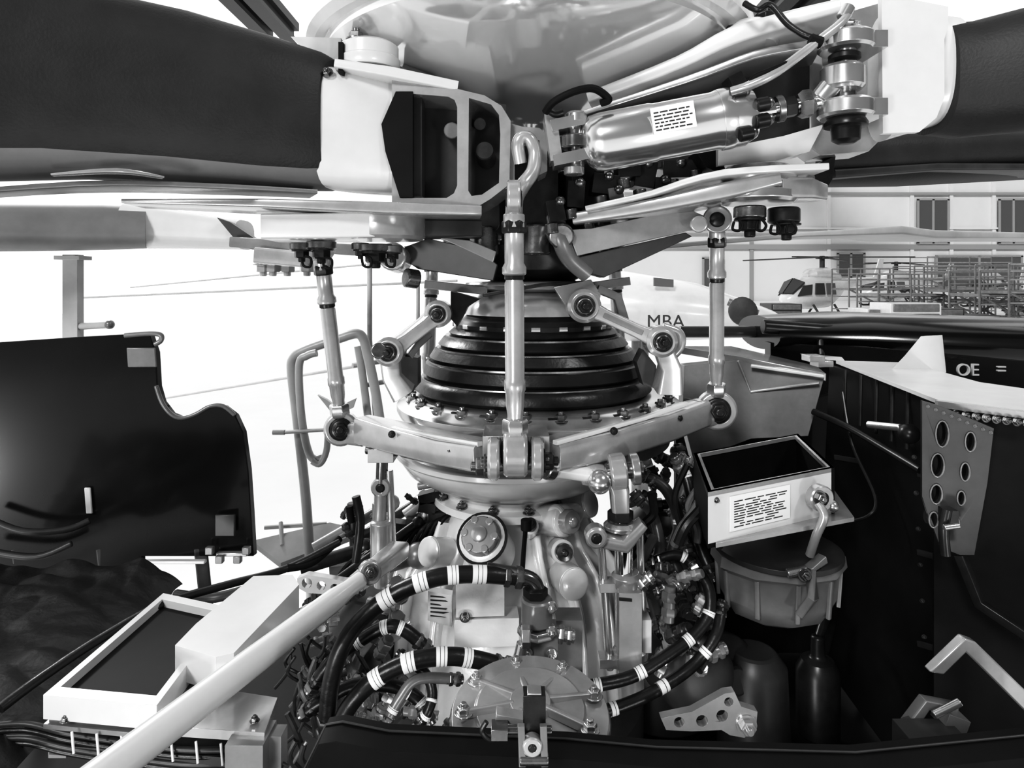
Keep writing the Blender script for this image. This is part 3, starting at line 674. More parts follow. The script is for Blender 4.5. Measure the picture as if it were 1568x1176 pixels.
for a,c,r,m in [((540,830,0),(690,740,0.6),8,'dsteel'),((560,850,0),(700,770,0.5),7,'lgrey'),((480,840,0.3),(600,770,0.8),9,'grey'),((620,790,-.2),(680,745,0),9,'lgrey'),((500,900,-1),(640,800,-.5),6,'dsteel'),((540,770,0.2),(545,850,0.2),9,'dsteel'),((640,760,0),(690,800,-.2),14,'lgrey'),((600,820,0),(660,790,-.2),12,'alu'),((640,745,0.5),(700,735,0.5),6,'grey'),((460,870,-.6),(560,840,-.3),10,'dsteel'),((590,865,-.6),(640,850,-.8),12,'grey')]:
    b.cyl(P(*a),P(*c),px(r),m,14); b.ball(P(*c),px(r*1.5),m,12)
for u,v in ((655,760),(670,790),(635,800),(655,775),(680,755),(610,805),(625,835),(645,850),(660,825),(600,860),(520,870)): b.box(P(u,v,-.3),(0.25,0.2,0.14),random.choice(['lgrey','dsteel','alu','dgrey']),(0,random.uniform(-40,20),0))
for i in range(14): 
    u=520+i*11; b.tube([P(u,880-i*4,-.6),P(u+15,862-i*5,-.6),P(u+32,850-i*5,-.5)],0.03,random.choice(['black','rubber','dsteel']),8,5)
for i in range(26):
    u=random.uniform(520,670); v=random.uniform(770,880); p=P(u,v,random.uniform(-.6,.3)); fitting(b,p,p+V((random.uniform(-.2,.2),0,random.uniform(-.25,.25))),random.uniform(.04,.07),random.choice(['steel','dsteel','alu','dgrey']))
b.done()

# ================= LEFT STRUT
b=B('gearbox_support_strut',0.01)
a=P(120,1215,-5.7); c=P(552,888,-3.1)
b.tube([a,a.lerp(c,0.5),a.lerp(c,0.86),a.lerp(c,0.93),c],[0.128,0.122,0.112,0.09,0.085],'white',28)
b.eye(P(566,876,-3.0),(0.3,-1,0.3),0.125,0.055,0.16,'lgrey')
b.bar([P(545,894,-3.12),P(580,866,-2.7),P(612,842,-2.0)],[0.18,0.22,0.24],[0.15,0.18,0.2],'lgrey',.4)
b.bolt(P(568,876,-3.1),(0.1,-1,0.3),0.06,'steel')
e=a.lerp(c,0.40)+V((0.03,-0.125,0.02)); dd=(c-a).normalized()
b.plate([e-dd*0.12+V((0,0,.025)),e+dd*0.12+V((0,0,.025)),e+dd*0.12-V((0,0,.015)),e-dd*0.12-V((0,0,.015))],(0,0.02,0),'ink')
b.done()
def bracket(name,outl,holes,y,th=0.1,m='lgrey'):
    b=B(name,0.01); b.plate(poly(outl,y),(0,th,0),m,[circ(u,v,y,r,14) for u,v,r in holes]); return b
b=bracket('perforated_bracket',[(455,886),(470,880),(540,892),(552,905),(520,912),(470,908),(456,900)],[(470,893,8),(492,897,7),(512,900,6),(530,902,4)],-2.3); b.done()
b=bracket('perforated_bracket',[(1012,1100),(1060,1090),(1110,1062),(1125,1060),(1135,1082),(1160,1090),(1158,1112),(1140,1130),(1118,1126),(1105,1118),(1060,1120),(1020,1118)],[(1040,1106,8),(1075,1104,9),(1106,1096,9),(1116,1075,7),(1142,1110,9)],-3.2); 
b.bolt(P(1143,1110,-3.2),(0,-1,0),0.08,'lgrey'); b.done()

# ================= LEFT TRAY & COVER
b=B('filter_tray',0.02)
z=-3.4
A,Bq,C,Dq=[PZ(u,v,z) for u,v in ((66,1064),(240,1080),(352,930),(250,908))]
cen=(A+Bq+C+Dq)/4
inn=[cen+(p-cen)*0.86 for p in (A,Bq,C,Dq)]
b.plate([A,Bq,C,Dq],(0,0,-0.20),'white',[inn])
b.plate([p-V((0,0,0.08)) for p in inn],(0,0,-0.1),'black')
b.plate([p-V((0,0,0.24)) for p in (A,Bq,C,Dq)],(0,0,-0.04),'grey')
A2,B2,C2,D2=[PZ(u,v,-3.62) for u,v in ((75,1100),(405,1122),(425,1068),(240,1040))]
b.plate([A2,B2,C2,D2],(0,0,-0.08),'lgrey')
b.plate([p-V((0,0,0.22)) for p in (A2,B2,C2,D2)],(0,0,-0.08),'dgrey')
for p in (A2,B2): b.box(p-V((-.05,-.1,0.2)),(0.15,0.15,0.3),'grey')
b.box(PZ(385,1112,-3.6)-V((0,0,0.2)),(0.3,0.3,0.3),'grey'); 
for u in (100,230,390): b.bolt(PZ(u,1104,-3.6),(0,0,1),0.03,'steel')
b.done()
b=B('ecu_cover',0.07,4)
z=-3.25
top=[PZ(u,v,z) for u,v in ((268,988),(300,955),(388,882),(448,880),(458,895),(358,1000),(330,1006))]
b.plate([p for p in top],(0,0,-0.30),'white')
b.bolt(PZ(305,1003,-3.35)+V((0,-.05,-.05)),(0,-1,0),0.015,'steel')
b.done()
b=B('wiring_harness')
for k,off in enumerate((0,10,22,30)):
    b.tube([P(-20,1112+off,-4.6),P(40,1108+off,-4.6),P(100,1122+off,-4.6),P(180,1135+off,-4.65),P(280,1148+off,-4.7),P(380,1150+off,-4.7),P(440,1175+off,-4.7)],0.024,('dgrey','rubber','dgrey','rubber')[k],10,6)
b.tube([P(0,1085,-4.6),P(60,1040,-4.3),P(150,980,-3.7),P(250,925,-3.0),P(350,895,-2.4),P(440,870,-1.8),P(520,830,-1.4)],0.045,'rubber',10,8)
b.tube([P(440,870,-1.8),P(480,860,-1.6),P(520,825,-1.2)],0.05,'black',10,6)
for i in range(8):
    u=110+i*38; b.tube([P(u,1120+i*3,-4.72),P(u+3,1154+i*3,-4.76)],0.010,'label',8)
b.tube([P(270,910,-1.6),P(330,915,-1.9),P(400,895,-1.6)],0.06,'dgrey',10,5)
for i in range(22):
    u=random.uniform(420,500); v=random.uniform(930,1160); p=P(u,v,-2.5); b.tube([p,p+V((random.uniform(-.15,.15),0,-.2)),p+V((random.uniform(-.3,.3),.1,-.45))],random.choice((.02,.035)),random.choice(['dgrey','rubber','grey']),8,5)
b.done()

# ================= INSULATION BLANKET (left)
b=B('insulation_blanket')
nx,ny=120,120; vs=[];fs=[]
for j in range(ny):
    for i in range(nx):
        s=i/(nx-1); t=j/(ny-1)
        xr=-4.75+0.85*t
        x=-7.4+s*(xr+7.4); y=-0.6-4.4*t
        base=-4.15+0.5*t-0.35*max(0,s-0.8)/0.2
        h=abs(noise.noise(V((x*0.7+y*0.5,y*0.45,0.3))))*0.38+abs(noise.noise(V((x*1.5+y*.9,y*1.1-x*.5,2))))*0.18+noise.noise(V((x*3+y*2,y*3,1)))*0.04
        vs.append(V((x+0.08*noise.noise(V((x*2,y*2,9))),y,base+h)))
for j in range(ny-1):
    for i in range(nx-1):
        a=j*nx+i; fs.append([a,a+1,a+nx+1,a+nx])
b.add(vs,fs,'foil'); b.done(smooth=80)

# ================= LEFT COWL DOOR
b=B('engine_cowl_door',0.03)
y0=0.6
def cw(u,v): return P(u,v,y0-0.6*(300-u)/300)
out=[(-120,540),(0,524),(120,516),(228,510),(238,540),(241,592),(248,616),(262,634),(278,640),(300,634),(322,622),(342,622),(360,636),(372,662),(380,720),(384,780),(388,852),(215,852),(215,880),(-120,880)]
b.plate([cw(u,v) for u,v in out],(0.02,0.12,0),'gloss')
b.plate([cw(196,532)-V((0,.05,0)),cw(240,532)-V((0,.05,0)),cw(242,562)-V((0,.05,0)),cw(198,562)-V((0,.05,0))],(0,0.03,0),'grey')
b.tube([cw(190,514),cw(228,511),cw(246,513),cw(246,522),cw(236,528)],0.04,'grey',10,5)
b.tube([cw(240,590)-V((0,.02,0)),cw(248,616),cw(262,634),cw(278,640),cw(300,634),cw(322,622),cw(342,622),cw(360,636)],0.035,'grey',10,4)
b.plate([cw(132,745)-V((0,.06,0)),cw(142,745)-V((0,.06,0)),cw(145,785)-V((0,.06,0)),cw(135,785)-V((0,.06,0))],(0,0.03,0),'white')
b.tube([cw(0,780)-V((0,.3,0)),cw(60,800)-V((0,.35,0)),cw(120,800)-V((0,.3,0)),cw(150,790)-V((0,.2,0))],0.05,'dgrey',10,5)
b.tube([cw(0,830)-V((0,.3,0)),cw(80,838)-V((0,.35,0)),cw(130,820)-V((0,.3,0))],0.05,'dgrey',10,5)
b.box(cw(350,800)-V((0,.12,0)),(0.32,0.06,0.35),'dgrey')
b.box(cw(268,855)-V((0,.12,0)),(1.1,0.1,0.05),'white'); b.box(cw(362,842)-V((0,.15,0)),(0.5,0.1,0.06),'lgrey')
for u,v in ((330,835),(345,848),(372,848),(385,835)): b.box(cw(u,v)-V((0,.2,0)),(0.12,0.1,0.12),'grey')
for u in (20,150,300): b.bar([cw(u,840)+V((0,.15,0)),cw(u,840)+V((0.3,.3,-3.6))],0.3,0.2,'dgrey')
b.done()

# ================= RAILINGS / PLATFORM (left)
b=B('platform_handrail')
T=lambda l,r,yy=4.6:b.tube([P(u,v,yy) for u,v in l],px(r,yy),'pipe',14,6)
T([(474,850),(468,760),(455,640),(447,570),(450,548),(470,535),(520,518),(545,511),(556,518),(562,540),(575,600),(590,700)],7.5)
T([(495,700),(475,698),(462,640),(458,560),(470,545),(485,540)],6,4.4)
T([(525,640),(505,650),(500,690),(490,710),(478,706)],5,4.3)
T([(548,530),(556,580),(566,660)],6,4.9)
b.tube([P(566,380,5),P(566,520,5),P(575,640,5)],px(4,5),'pipe',10); b.tube([P(640,420,6),P(640,560,6)],px(3,6),'pipe',10)
T([(418,662),(436,662)],4,4.3)
b.tube([P(436,662,4.3),P(500,658,4.3)],px(3,4.3),'pipe',8)
b.tube([P(540,560,5),P(640,545,6)],px(4,5),'pipe',8); b.tube([P(560,590,5),P(640,575,6)],px(4,5),'pipe',8)
b.plate([P(486,605,4.4),P(500,612,4.4),P(515,624,4.4),P(545,610,4.4),P(540,625,4.4),P(510,635,4.4)],(0,0.1,0),'pipe')
b.plate([P(386,828,4.8),P(505,800,5.4),P(560,812,5.2),P(430,862,4.5)],(0,0,-0.12),'pipe')
b.tube([P(405,808,5.2),P(500,802,5.4)],0.05,'pipe',8); b.tube([P(430,800,5.2),P(432,835,4.8)],0.05,'pipe',8); b.tube([P(474,850,10.5),V((P(474,850,10.5).x,10.5,FLOOR))],0.11,'pipe',12)
b.done()
b=B('platform_post',0.02)
b.box((P(112,0,3).x,3,(P(0,390,3).z+FLOOR)/2),(0.30,0.2,P(0,390,3).z-FLOOR),'pipe')
b.cyl(P(120,500,3),P(168,497,2.8),0.07,'pipe'); b.ball(P(168,497,2.8),0.09,'grey')
b.box(P(112,395,3),(0.5,0.4,0.08),'pipe')
b.done()
b=B('ceiling_stay_cable')
for a,c in (((120,456,20),(700,430,14)),((250,610,20),(640,545,8)),((200,440,30),(560,405,20))): b.tube([P(*a),P(*c)],0.05,'pipe',8)
b.done()

# ================= RIGHT: RESERVOIR BOX
b=B('hydraulic_reservoir_box',0.025)
z=-2.25
A,Bq,C,Dq=[PZ(u,v,z) for u,v in ((1062,694),(1222,664),(1278,716),(1084,754))]
cen=(A+Bq+C+Dq)/4; inn=[cen+(p-cen)*0.9 for p in (A,Bq,C,Dq)]
dn=V((0,0,-0.55))
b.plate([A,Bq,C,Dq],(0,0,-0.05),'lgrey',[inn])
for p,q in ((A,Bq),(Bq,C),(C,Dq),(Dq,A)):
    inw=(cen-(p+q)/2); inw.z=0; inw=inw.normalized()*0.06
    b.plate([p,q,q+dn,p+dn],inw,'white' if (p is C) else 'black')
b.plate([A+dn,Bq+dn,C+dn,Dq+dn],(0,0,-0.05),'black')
fl=[PZ(u,v,-2.8) for u,v in ((1096,832),(1308,792),(1270,740),(1090,780))]
b.plate(fl,(0,0,-0.05),'lgrey')
ex=(C-Dq); nrm=V((0,0,1)).cross(ex).normalized(); nrm=nrm if nrm.y<0 else -nrm
label(b,Dq+ex*0.15+V((0,0,-0.47))+nrm*0.005,ex*0.46,V((0,0,0.38)),nrm,11)
b.bolt(Dq+ex*0.06+V((0,0,-.1)),nrm,0.025,'steel'); 
b.eye(P(1255,762,-2.5),(0.2,-1,0),0.15,0.08,0.12,'lgrey'); b.bolt(P(1255,762,-2.58),(0.2,-1,0),0.06,'steel')
b.tube([P(1252,770,-2.6),P(1262,790,-2.65),P(1250,820,-2.6),P(1240,850,-2.5)],0.05,'lgrey',12,5)
b.ball(P(1275,775,-2.5),0.07,'alu')
b.done()
b=B('oil_reservoir_bowl',0.02)
def oct_(cu,cv,y,rx,ry,n=10):
    c=P(cu,cv,y); return [c+V((rx*math.cos(2*math.pi*(i+.5)/n),ry*math.sin(2*math.pi*(i+.5)/n),0)) for i in range(n)]
b.loft([oct_(1190,842,-1.6,0.82,0.66),oct_(1190,858,-1.6,0.84,0.68),oct_(1190,866,-1.6,0.76,0.62),oct_(1190,908,-1.6,0.72,0.58),oct_(1190,930,-1.6,0.62,0.50),oct_(1190,942,-1.6,0.42,0.32)],'grey')
for i in range(10):
    a=2*math.pi*(i+.5)/10; c=P(1190,892,-1.6)
    b.bar([c+V((0.76*math.cos(a),0.62*math.sin(a),0.25)),c+V((0.73*math.cos(a),0.59*math.sin(a),-0.22))],0.06,0.05,'grey',.5,up=(math.cos(a),math.sin(a),0))
b.lathe(P(1190,845,-1.6),(0,0,1),[(0,0.74),(0.02,0.78),(0.08,0.78),(0.1,0.7)],'dgrey',40)
b.bar([P(1225,940,-2.3),P(1245,915,-2.4),P(1240,870,-2.4),P(1260,855,-2.3)],0.12,0.10,'grey',.4)
b.bolt(P(1232,880,-2.45),(0,-1,0),0.06,'steel'); b.cyl(P(1205,878,-2.4),P(1235,872,-2.4),0.05,'alu')
b.done()

# ================= RIGHT COWLINGS
b=B('intake_cowling',0.04,3)
b.plate([P(1035,530,1.5),P(1130,545,0.8),P(1265,572,0.2),P(1250,560,2.2),P(1120,530,3.5)],(0,0,-0.12),'lgrey')
b.plate([P(1048,560,1.0),P(1130,552,0.75),P(1262,580,0.15),P(1238,668,0.2),P(1150,672,0.5),P(1062,705,0.7),P(1045,640,0.9)],(0,0.3,0),'grey')
b.bar([P(1130,552,0.6),P(1150,600,0.55),P(1255,586,0.05)],0.05,0.04,'lgrey',.5)
b.bar([P(1150,560,0.5),P(1262,576,0.05)],0.1,0.05,'white',.5)
for u,v in ((1245,548),(1258,556)): b.box(P(u,v,0.6),(0.25,0.3,0.1),'lgrey')
b.done()
b=B('engine_bay_cowling',0.02)
z=-1.35
tp=[PZ(u,v,z) for u,v in ((1280,552),(1390,555),(1500,585),(1620,602),(1640,650),(1568,628),(1436,612))]
b.plate(tp,(0,0,-0.05),'white')
b.plate([P(1363,568,0.0),P(1385,545,0.0),P(1410,515,0.0),P(1436,514,0.1),P(1442,572,0.0)],(0.15,0.12,0),'white')
for i in range(9):
    t=i/8; b.bolt(PZ(1445+t*125,618+t*14,z)+V((0,-.02,-.1)),(0,-1,0),0.035,'steel')
b.plate([P(1436,614,-2.7),P(1575,632,-3.3),P(1575,642,-3.3),P(1436,624,-2.7)],(0,0.05,0),'lgrey')
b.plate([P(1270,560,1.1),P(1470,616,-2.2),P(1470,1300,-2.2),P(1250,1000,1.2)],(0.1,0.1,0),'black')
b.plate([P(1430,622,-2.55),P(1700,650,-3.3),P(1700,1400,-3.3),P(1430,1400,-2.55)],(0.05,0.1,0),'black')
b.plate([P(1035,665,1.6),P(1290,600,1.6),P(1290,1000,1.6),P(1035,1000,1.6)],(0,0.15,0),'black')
b.tube([P(1245,630,0),P(1300,655,-.5),P(1360,690,-1.2),P(1410,720,-1.8)],0.05,'dsteel',10,6)
b.cyl(P(1330,650,-.9),P(1380,655,-1.4),0.05,'alu'); b.ball(P(1392,664,-1.6),0.13,'dsteel')
b.tube([P(1290,600,0),P(1305,680,-.3),P(1340,760,-.8),P(1330,790,-.9),P(1290,800,-.6)],0.025,'dsteel',8,6)
for i in range(5): b.tube([P(1295+i*24,566+i*8,0.3-i*.45),P(1293+i*24,640+i*12,0.2-i*.45)],0.025,'dsteel',8)
for q in range(6): b.bolt(P(1400+q*3,700+q*55,-2.4),(-.5,-1,0),0.02,'dsteel')
def wl(t,v,off=0.12): # points on the inboard face of the bay side wall
    return P(1270+200*t,v,1.1-3.3*t-off)
for t in (0.25,0.5,0.75): b.bar([wl(t,620),wl(t,800),wl(t,1150)],0.14,0.06,'dgrey',.3,up=(1,0,0))
for v in (700,820,960): b.bar([wl(0.05,v),wl(0.5,v+15),wl(0.95,v+40)],0.06,0.08,'dgrey',.3)
b.done()
b=B('perforated_rib_panel',0.01)
def rp(u,v): return P(u,v,-2.85-(u-1415)*0.003)
ho=[]
for u,v,r,ru in ((1441,664,10,20),(1484,676,8,15),(1434,712,10,18),(1476,722,7,14),(1432,756,9,15),(1470,762,6,11),(1428,795,7,12),(1462,800,5,9)):
    ho.append([rp(u+r*math.cos(k*math.pi/8),v+ru*math.sin(k*math.pi/8)) for k in range(16)])
b.plate([rp(*q) for q in ((1412,614),(1440,622),(1522,656),(1512,740),(1492,850),(1470,850),(1440,838),(1412,760))],(0.02,0.06,0),'dgrey',ho)
for h in ho:
    b.tube([p-V((0,.02,0)) for p in h+[h[0]]],0.009,'grey',6)
for h in ho:
    c=sum(h,V((0,0,0)))/len(h); b.plate([c+(p-c)*1.02+V((0.01,.10,0)) for p in h],(0,.02,0),'black')
for k in range(9): b.bolt(rp(1420+k*12,622+k*5)-V((0,.01,0)),(0,-1,0),0.015,'grey')
b.box(P(1452,790,-3.1),(0.12,0.15,0.16),'dsteel'); b.tube([P(1450,780,-3.2),P(1445,810,-3.2),P(1448,850,-3.2)],0.05,'dsteel',10,4); b.cyl(P(1445,808,-3.3),P(1468,805,-3.3),0.03,'alu')
b.bar([P(1470,850,-2.95),P(1500,925,-3.1),P(1590,985,-3.5)],0.1,0.10,'dsteel')
b.done()
b=B('strut_bracket',0.015)
b.plate(poly([(1424,1030),(1478,978),(1495,984),(1620,1105),(1600,1120),(1480,1000),(1446,1034)],-4.2),(0,0.1,0),'lgrey')
b.done()
b=B('hinge_fitting',0.015)
b.bar([P(1390,1110,-4),P(1415,1075,-4),P(1460,1085,-4)],0.12,0.1,'grey',.4); b.box(P(1455,1100,-4.1),(0.2,0.2,0.14),'grey',(0,20,0)); b.cyl(P(1430,1095,-4.2),P(1470,1075,-4.2),0.035,'alu'); b.box(P(1400,1125,-4.1),(0.15,0.2,0.2),'dgrey',(0,-20,0))
b.box(P(1430,1150,-4.3),(0.5,0.4,0.3),'dgrey'); b.bar([P(1430,1150,-4.3),P(1430,1150,-4.3)+V((0,0.3,-3.0))],0.2,0.2,'black')
b.done()

# ================= FOREGROUND SILL with latch
b=B('cowling_sill',0.03)
def sp(u,v): return P(u,v,-4.9)
b.plate([sp(u,v) for u,v in ((455,1215),(480,1150),(505,1098),(530,1094),(600,1108),(870,1120),(1000,1132),(1300,1140),(1500,1120),(1700,1100),(1700,1300),(455,1300))],(0,-0.3,0),'black')
b.tube([sp(u,v-2)-V((0,.1,0)) for u,v in ((470,1170),(505,1098),(530,1094),(600,1108),(870,1120),(1000,1132),(1300,1140),(1500,1120),(1700,1100))],0.010,'dgrey',8)
b.plate([sp(605,1140)-V((0,.33,0)),sp(740,1135)-V((0,.33,0)),sp(760,1230)-V((0,.33,0)),sp(575,1230)-V((0,.33,0))],(0,-0.03,0),'dgrey')
b.plate([sp(618,1150)-V((0,.365,0)),sp(730,1145)-V((0,.365,0)),sp(745,1230)-V((0,.365,0)),sp(600,1230)-V((0,.365,0))],(0,-0.02,0),'black')
b.done()
b=B('cowling_latch',0.01)
y=-5.3
b.box(P(818,1090,y),(0.16,0.12,0.3),'dsteel'); b.box(P(818,1062,y),(0.1,0.1,0.06),'alu')
b.cyl(P(768,1118,y),P(845,1118,y),0.03,'steel'); b.box(P(765,1118,y),(0.12,0.12,0.08),'steel')
for u in (798,832): b.bar([P(u,1110,y-.1),P(u+1,1140,y-.1),P(u+2,1172,y-.1)],0.04,0.05,'grey',up=(1,0,0))
b.eye(P(815,1140,y-.1),(0,1,0),0.07,0.03,0.08,'lgrey'); b.cyl(P(796,1163,y-.1),P(840,1163,y-.1),0.04,'steel')
b.tube([P(745,1105,y),P(738,1120,y),P(750,1132,y),P(765,1128,y)],0.02,'rubber',8,5); b.box(P(790,1098,y+.1),(0.3,0.1,0.05),'lgrey',(0,10,0))
b.done()

# ================= FUSELAGE deck & body below
b=B('helicopter_fuselage',0.05)
def fr(y,w,zt,zb):
    r=[]
    for i in range(28):
        a=2*math.pi*i/28; ca=math.cos(a);sa=math.sin(a)
        r.append(V((0.8+w*abs(ca)**.4*math.copysign(1,ca),y,(zt+zb)/2+(zt-zb)/2*abs(sa)**.25*math.copysign(1,sa))))
    return r
b.loft([fr(-9.3,9.4,-7.3,-21),fr(-6,10.2,-6.9,-22),fr(0,10.0,-6.6,-22),fr(4.0,6.6,-6.6,-22),fr(10,5.5,-8.5,-21)],'black')
for x in (-6.5,8.1):
    b.lathe((x-0.6,0,FLOOR+1.8),(1,0,0),[(0,1.2),(0.15,1.75),(0.6,1.8),(1.05,1.75),(1.2,1.2)],'rubber',40); b.cyl((x,0,-21),(x,0,FLOOR+1.8),0.3,'lgrey')
b.done()
b=B('tail_boom_cowling')
b.loft([[P(1160+0,508,4)+V((0,1.2*math.cos(a),0.35*math.sin(a))) for a in [i*math.pi/12 for i in range(24)]],
        [P(1280,512,4.2)+V((0,1.6*math.cos(a),0.5*math.sin(a))) for a in [i*math.pi/12 for i in range(24)]],
        [P(1900,545,4.4)+V((0,2.0*math.cos(a),0.7*math.sin(a))) for a in [i*math.pi/12 for i in range(24)]]],'gloss')
b.cyl(P(1040,508,4.2),P(1170,508,4.2),px(9,4.2),'grey'); b.cyl(P(1168,500,3.0),P(1320,512,3.0),px(11,3),'dsteel'); b.cyl(P(1300,500,3.1),P(1700,508,3.1),px(6,3),'grey'); b.ball(P(1330,520,2.8),0.05,'white')
b.plate([P(1180,525,3.2),P(1330,532,2.0),P(1700,565,1.2),P(1700,700,1.2),P(1180,600,3.2)],(0,0.3,0),'gloss')
b.plate([P(1225,541,2.6),P(1285,546,2.0),P(1290,552,1.9),P(1230,548,2.4)],(0,-0.1,0),'lgrey'); b.tube([P(1255,510,2.9),P(1258,545,2.5)],0.06,'steel',10)
tb=b.done()
def text(name,s,p,size,m,parent=None,rz=0):
    cu=bpy.data.curves.new(name,'FONT'); cu.body=s; cu.size=size*S; cu.extrude=0.003
    o=bpy.data.objects.new(name,cu); scene.collection.objects.link(o); o.location=V(p)*S+V((0,0,CAMH)); o.rotation_euler=(math.radians(90),0,rz); cu.materials.append(M[m])
    if parent: o.parent=parent; o.matrix_parent_inverse=Matrix.Translation(-parent.location)
text('registration_lettering','OE',P(1464,575,1.35),0.30,'pipe',tb)
text('registration_dash','=',P(1525,574,1.1),0.30,'pipe',tb)

# ================= BACKGROUND HELICOPTERS
def heli(name,loc,L,rz,m='white',letters=None):
    b=B(name)
    R=Matrix.Rotation(math.radians(rz),3,'Z'); o=V(loc)
    def X(x,y,z): return o+R@V((x*L,y*L,z*L))
    def rg(x,w,h,zc,n=20): return [X(x,w*math.cos(2*math.pi*i/n),zc+h*math.sin(2*math.pi*i/n)) for i in range(n)]
    b.loft([rg(1.0,.02,.02,.26),rg(.93,.12,.10,.28),rg(.8,.19,.17,.32),rg(.6,.24,.25,.38),rg(.3,.25,.27,.40),rg(0,.24,.26,.40),rg(-.25,.17,.18,.46),rg(-.45,.08,.09,.52),rg(-1.3,.045,.05,.60),rg(-1.4,.02,.03,.62)],m)
    b.loft([rg(.45,.05,.04,.66),rg(.35,.14,.09,.68),rg(0,.15,.11,.69),rg(-.3,.10,.07,.64),rg(-.4,.03,.03,.6)],m)
    for s in (-1,1):
        b.plate([X(.95,s*.01,.37),X(.90,s*.13,.37),X(.70,s*.19,.54),X(.72,s*.01,.60)],R@V((0.02*L,0,0))+V((0,0,.02*L)),'far')
        b.plate([X(.86,s*.175,.34),X(.64,s*.245,.36),X(.60,s*.225,.52),X(.72,s*.17,.50)],R@V((0,s*0.02*L,0)),'far')
        b.plate([X(.55,s*.25,.36),X(.34,s*.257,.36),X(.34,s*.235,.54),X(.52,s*.23,.54)],R@V((0,s*0.02*L,0)),'far')
        b.plate([X(.28,s*.257,.36),X(.08,s*.257,.36),X(.08,s*.235,.54),X(.28,s*.235,.54)],R@V((0,s*0.02*L,0)),'win')
        b.tube([X(.75,s*.3,.06),X(.65,s*.3,.03),X(-.2,s*.3,.03)],.02*L,'far',8)
        b.tube([X(.5,s*.3,0.03),X(.5,s*.18,.2)],.018*L,'far',8); b.tube([X(0,s*.3,0.03),X(0,s*.18,.2)],.018*L,'far',8)
    b.cyl(X(0.05,0,.75),X(0.05,0,.98),.04*L,'far'); b.cyl(X(0.05,0,.93),X(0.05,0,.97),.1*L,'far')
    for a in (20,110,200,290):
        ar=math.radians(a); b.bar([X(0.05,0,.96),X(0.05+math.cos(ar)*1.3,math.sin(ar)*1.3,.93)],.07*L,.02*L,'far')
    b.plate([X(-1.25,0,.6),X(-1.42,0,.95),X(-1.55,0,.95),X(-1.45,0,.6)],R@V((0,.02*L,0)),m)
    return b.done()
def gpos(u,y,z=APR): return V((P(u,0,y).x,y,z))
heli('parked_helicopter',gpos(1262,165),16.5,-152)
heli('parked_helicopter',gpos(1375,235),17,-165)
heli('parked_helicopter',gpos(1520,225),16,-150)
b=B('neighbouring_helicopter_fuselage')
def nr_(u,v,y,ry,rz_,n=32): 
    c=P(u,v,y); return [c+V((0,ry*math.cos(2*math.pi*i/n),rz_*math.sin(2*math.pi*i/n))) for i in range(n)]
b.loft([nr_(690,470,30,.6,.5),nr_(720,470,30,2.6,2.2),nr_(800,470,29,3.2,2.4),nr_(950,468,27,3.0,2.0),nr_(1060,476,26,2.6,1.6),nr_(1130,486,25.5,2.0,1.1),nr_(1180,492,25,1.2,0.6),nr_(1205,496,25,.5,.2)],'white')
b.plate([P(1000,425,24),P(1030,428,24),P(1030,440,24),P(1000,438,24)],(0,-.2,0),'win')
b.tube([P(1115,462,22.5),P(1135,470,22.3),P(1160,480,22.2)],px(6,22),'grey',10); b.lathe(P(1135,478,21.5),(0,-1,0.2),[(0,.5),(.2,.7),(.3,.7),(.35,.5)],'dgrey',24)
for u in (800,980):
    q=P(u,500,28); b.cyl(q,V((q.x,q.y,FLOOR+1)),0.5,'grey'); b.lathe(V((q.x-.5,q.y,FLOOR+1.5)),(1,0,0),[(0,1.1),(.2,1.5),(.8,1.5),(1,1.1)],'rubber',24)
nb=b.done()
text('registration_lettering','MBA',P(990,502,22.6),0.95,'dgrey',nb)

# ================= HANGAR
YW=300
b=B('wall_back',0)
x0=P(955,0,YW).x; x1=P(2300,0,YW).x; zt=P(0,150,YW).z
b.box(((x0+x1)/2,YW+1,(zt+FLOOR)/2),(x1-x0,2,zt-FLOOR),'wall')
wb=b.done()
b=B('trim_1')
for u in (1150,1268,1395,1455,1520): b.box((P(u,0,YW).x,YW-.6,(zt+FLOOR)/2),(1.6,1.0,zt-FLOOR),'wallg' if u in(1150,) else 'wall')
for v,h,m in ((297,1.2,'wallg'),(358,1.0,'wallg'),(378,2.2,'wallg'),(350,0.8,'wall')): b.box(((x0+x1)/2,YW-1.2,P(0,v,YW).z),(x1-x0,0.8,h),m)
b.done()
k=1
for u0,u1,v0,v1 in ((1402,1448,306,373),(1526,1568,306,373),(1280,1320,388,425),(1075,1105,395,440),(1430,1560,392,440),(1650,1700,306,373)):
    b=B('window_%d'%k); k+=1
    c=(P(u0,v0,YW)+P(u1,v1,YW))/2; w=abs(P(u1,0,YW).x-P(u0,0,YW).x); h=abs(P(0,v0,YW).z-P(0,v1,YW).z)
    b.box(c+V((0,-1.6,0)),(w,0.3,h),'win'); 
    for t in (-.5,0,.5): b.box(c+V((w*t,-1.9,0)),(1.0,0.5,h),'wallg')
    for t in (-.5,.5): b.box(c+V((0,-1.9,h*t)),(w+1,0.5,1.0),'wallg')
    b.done()
b=B('floor'); b.box((0,150,FLOOR-0.5),(900,700,1.0),'floor'); b.done()
b=B('maintenance_apron'); b.box((170,195,(APR+FLOOR)/2),(260,206,APR-FLOOR),'floor'); b.done()
b=B('roof_beam')
for x in (-84,-92,100,90): 
    b.box((x,150,97),(5,180,3),'far'); b.box((x,150,94),(1.2,180,6),'far'); b.box((x,150,91),(5,180,1.5),'far')
b.done()
b=B('maintenance_scaffold')
random.seed(3)
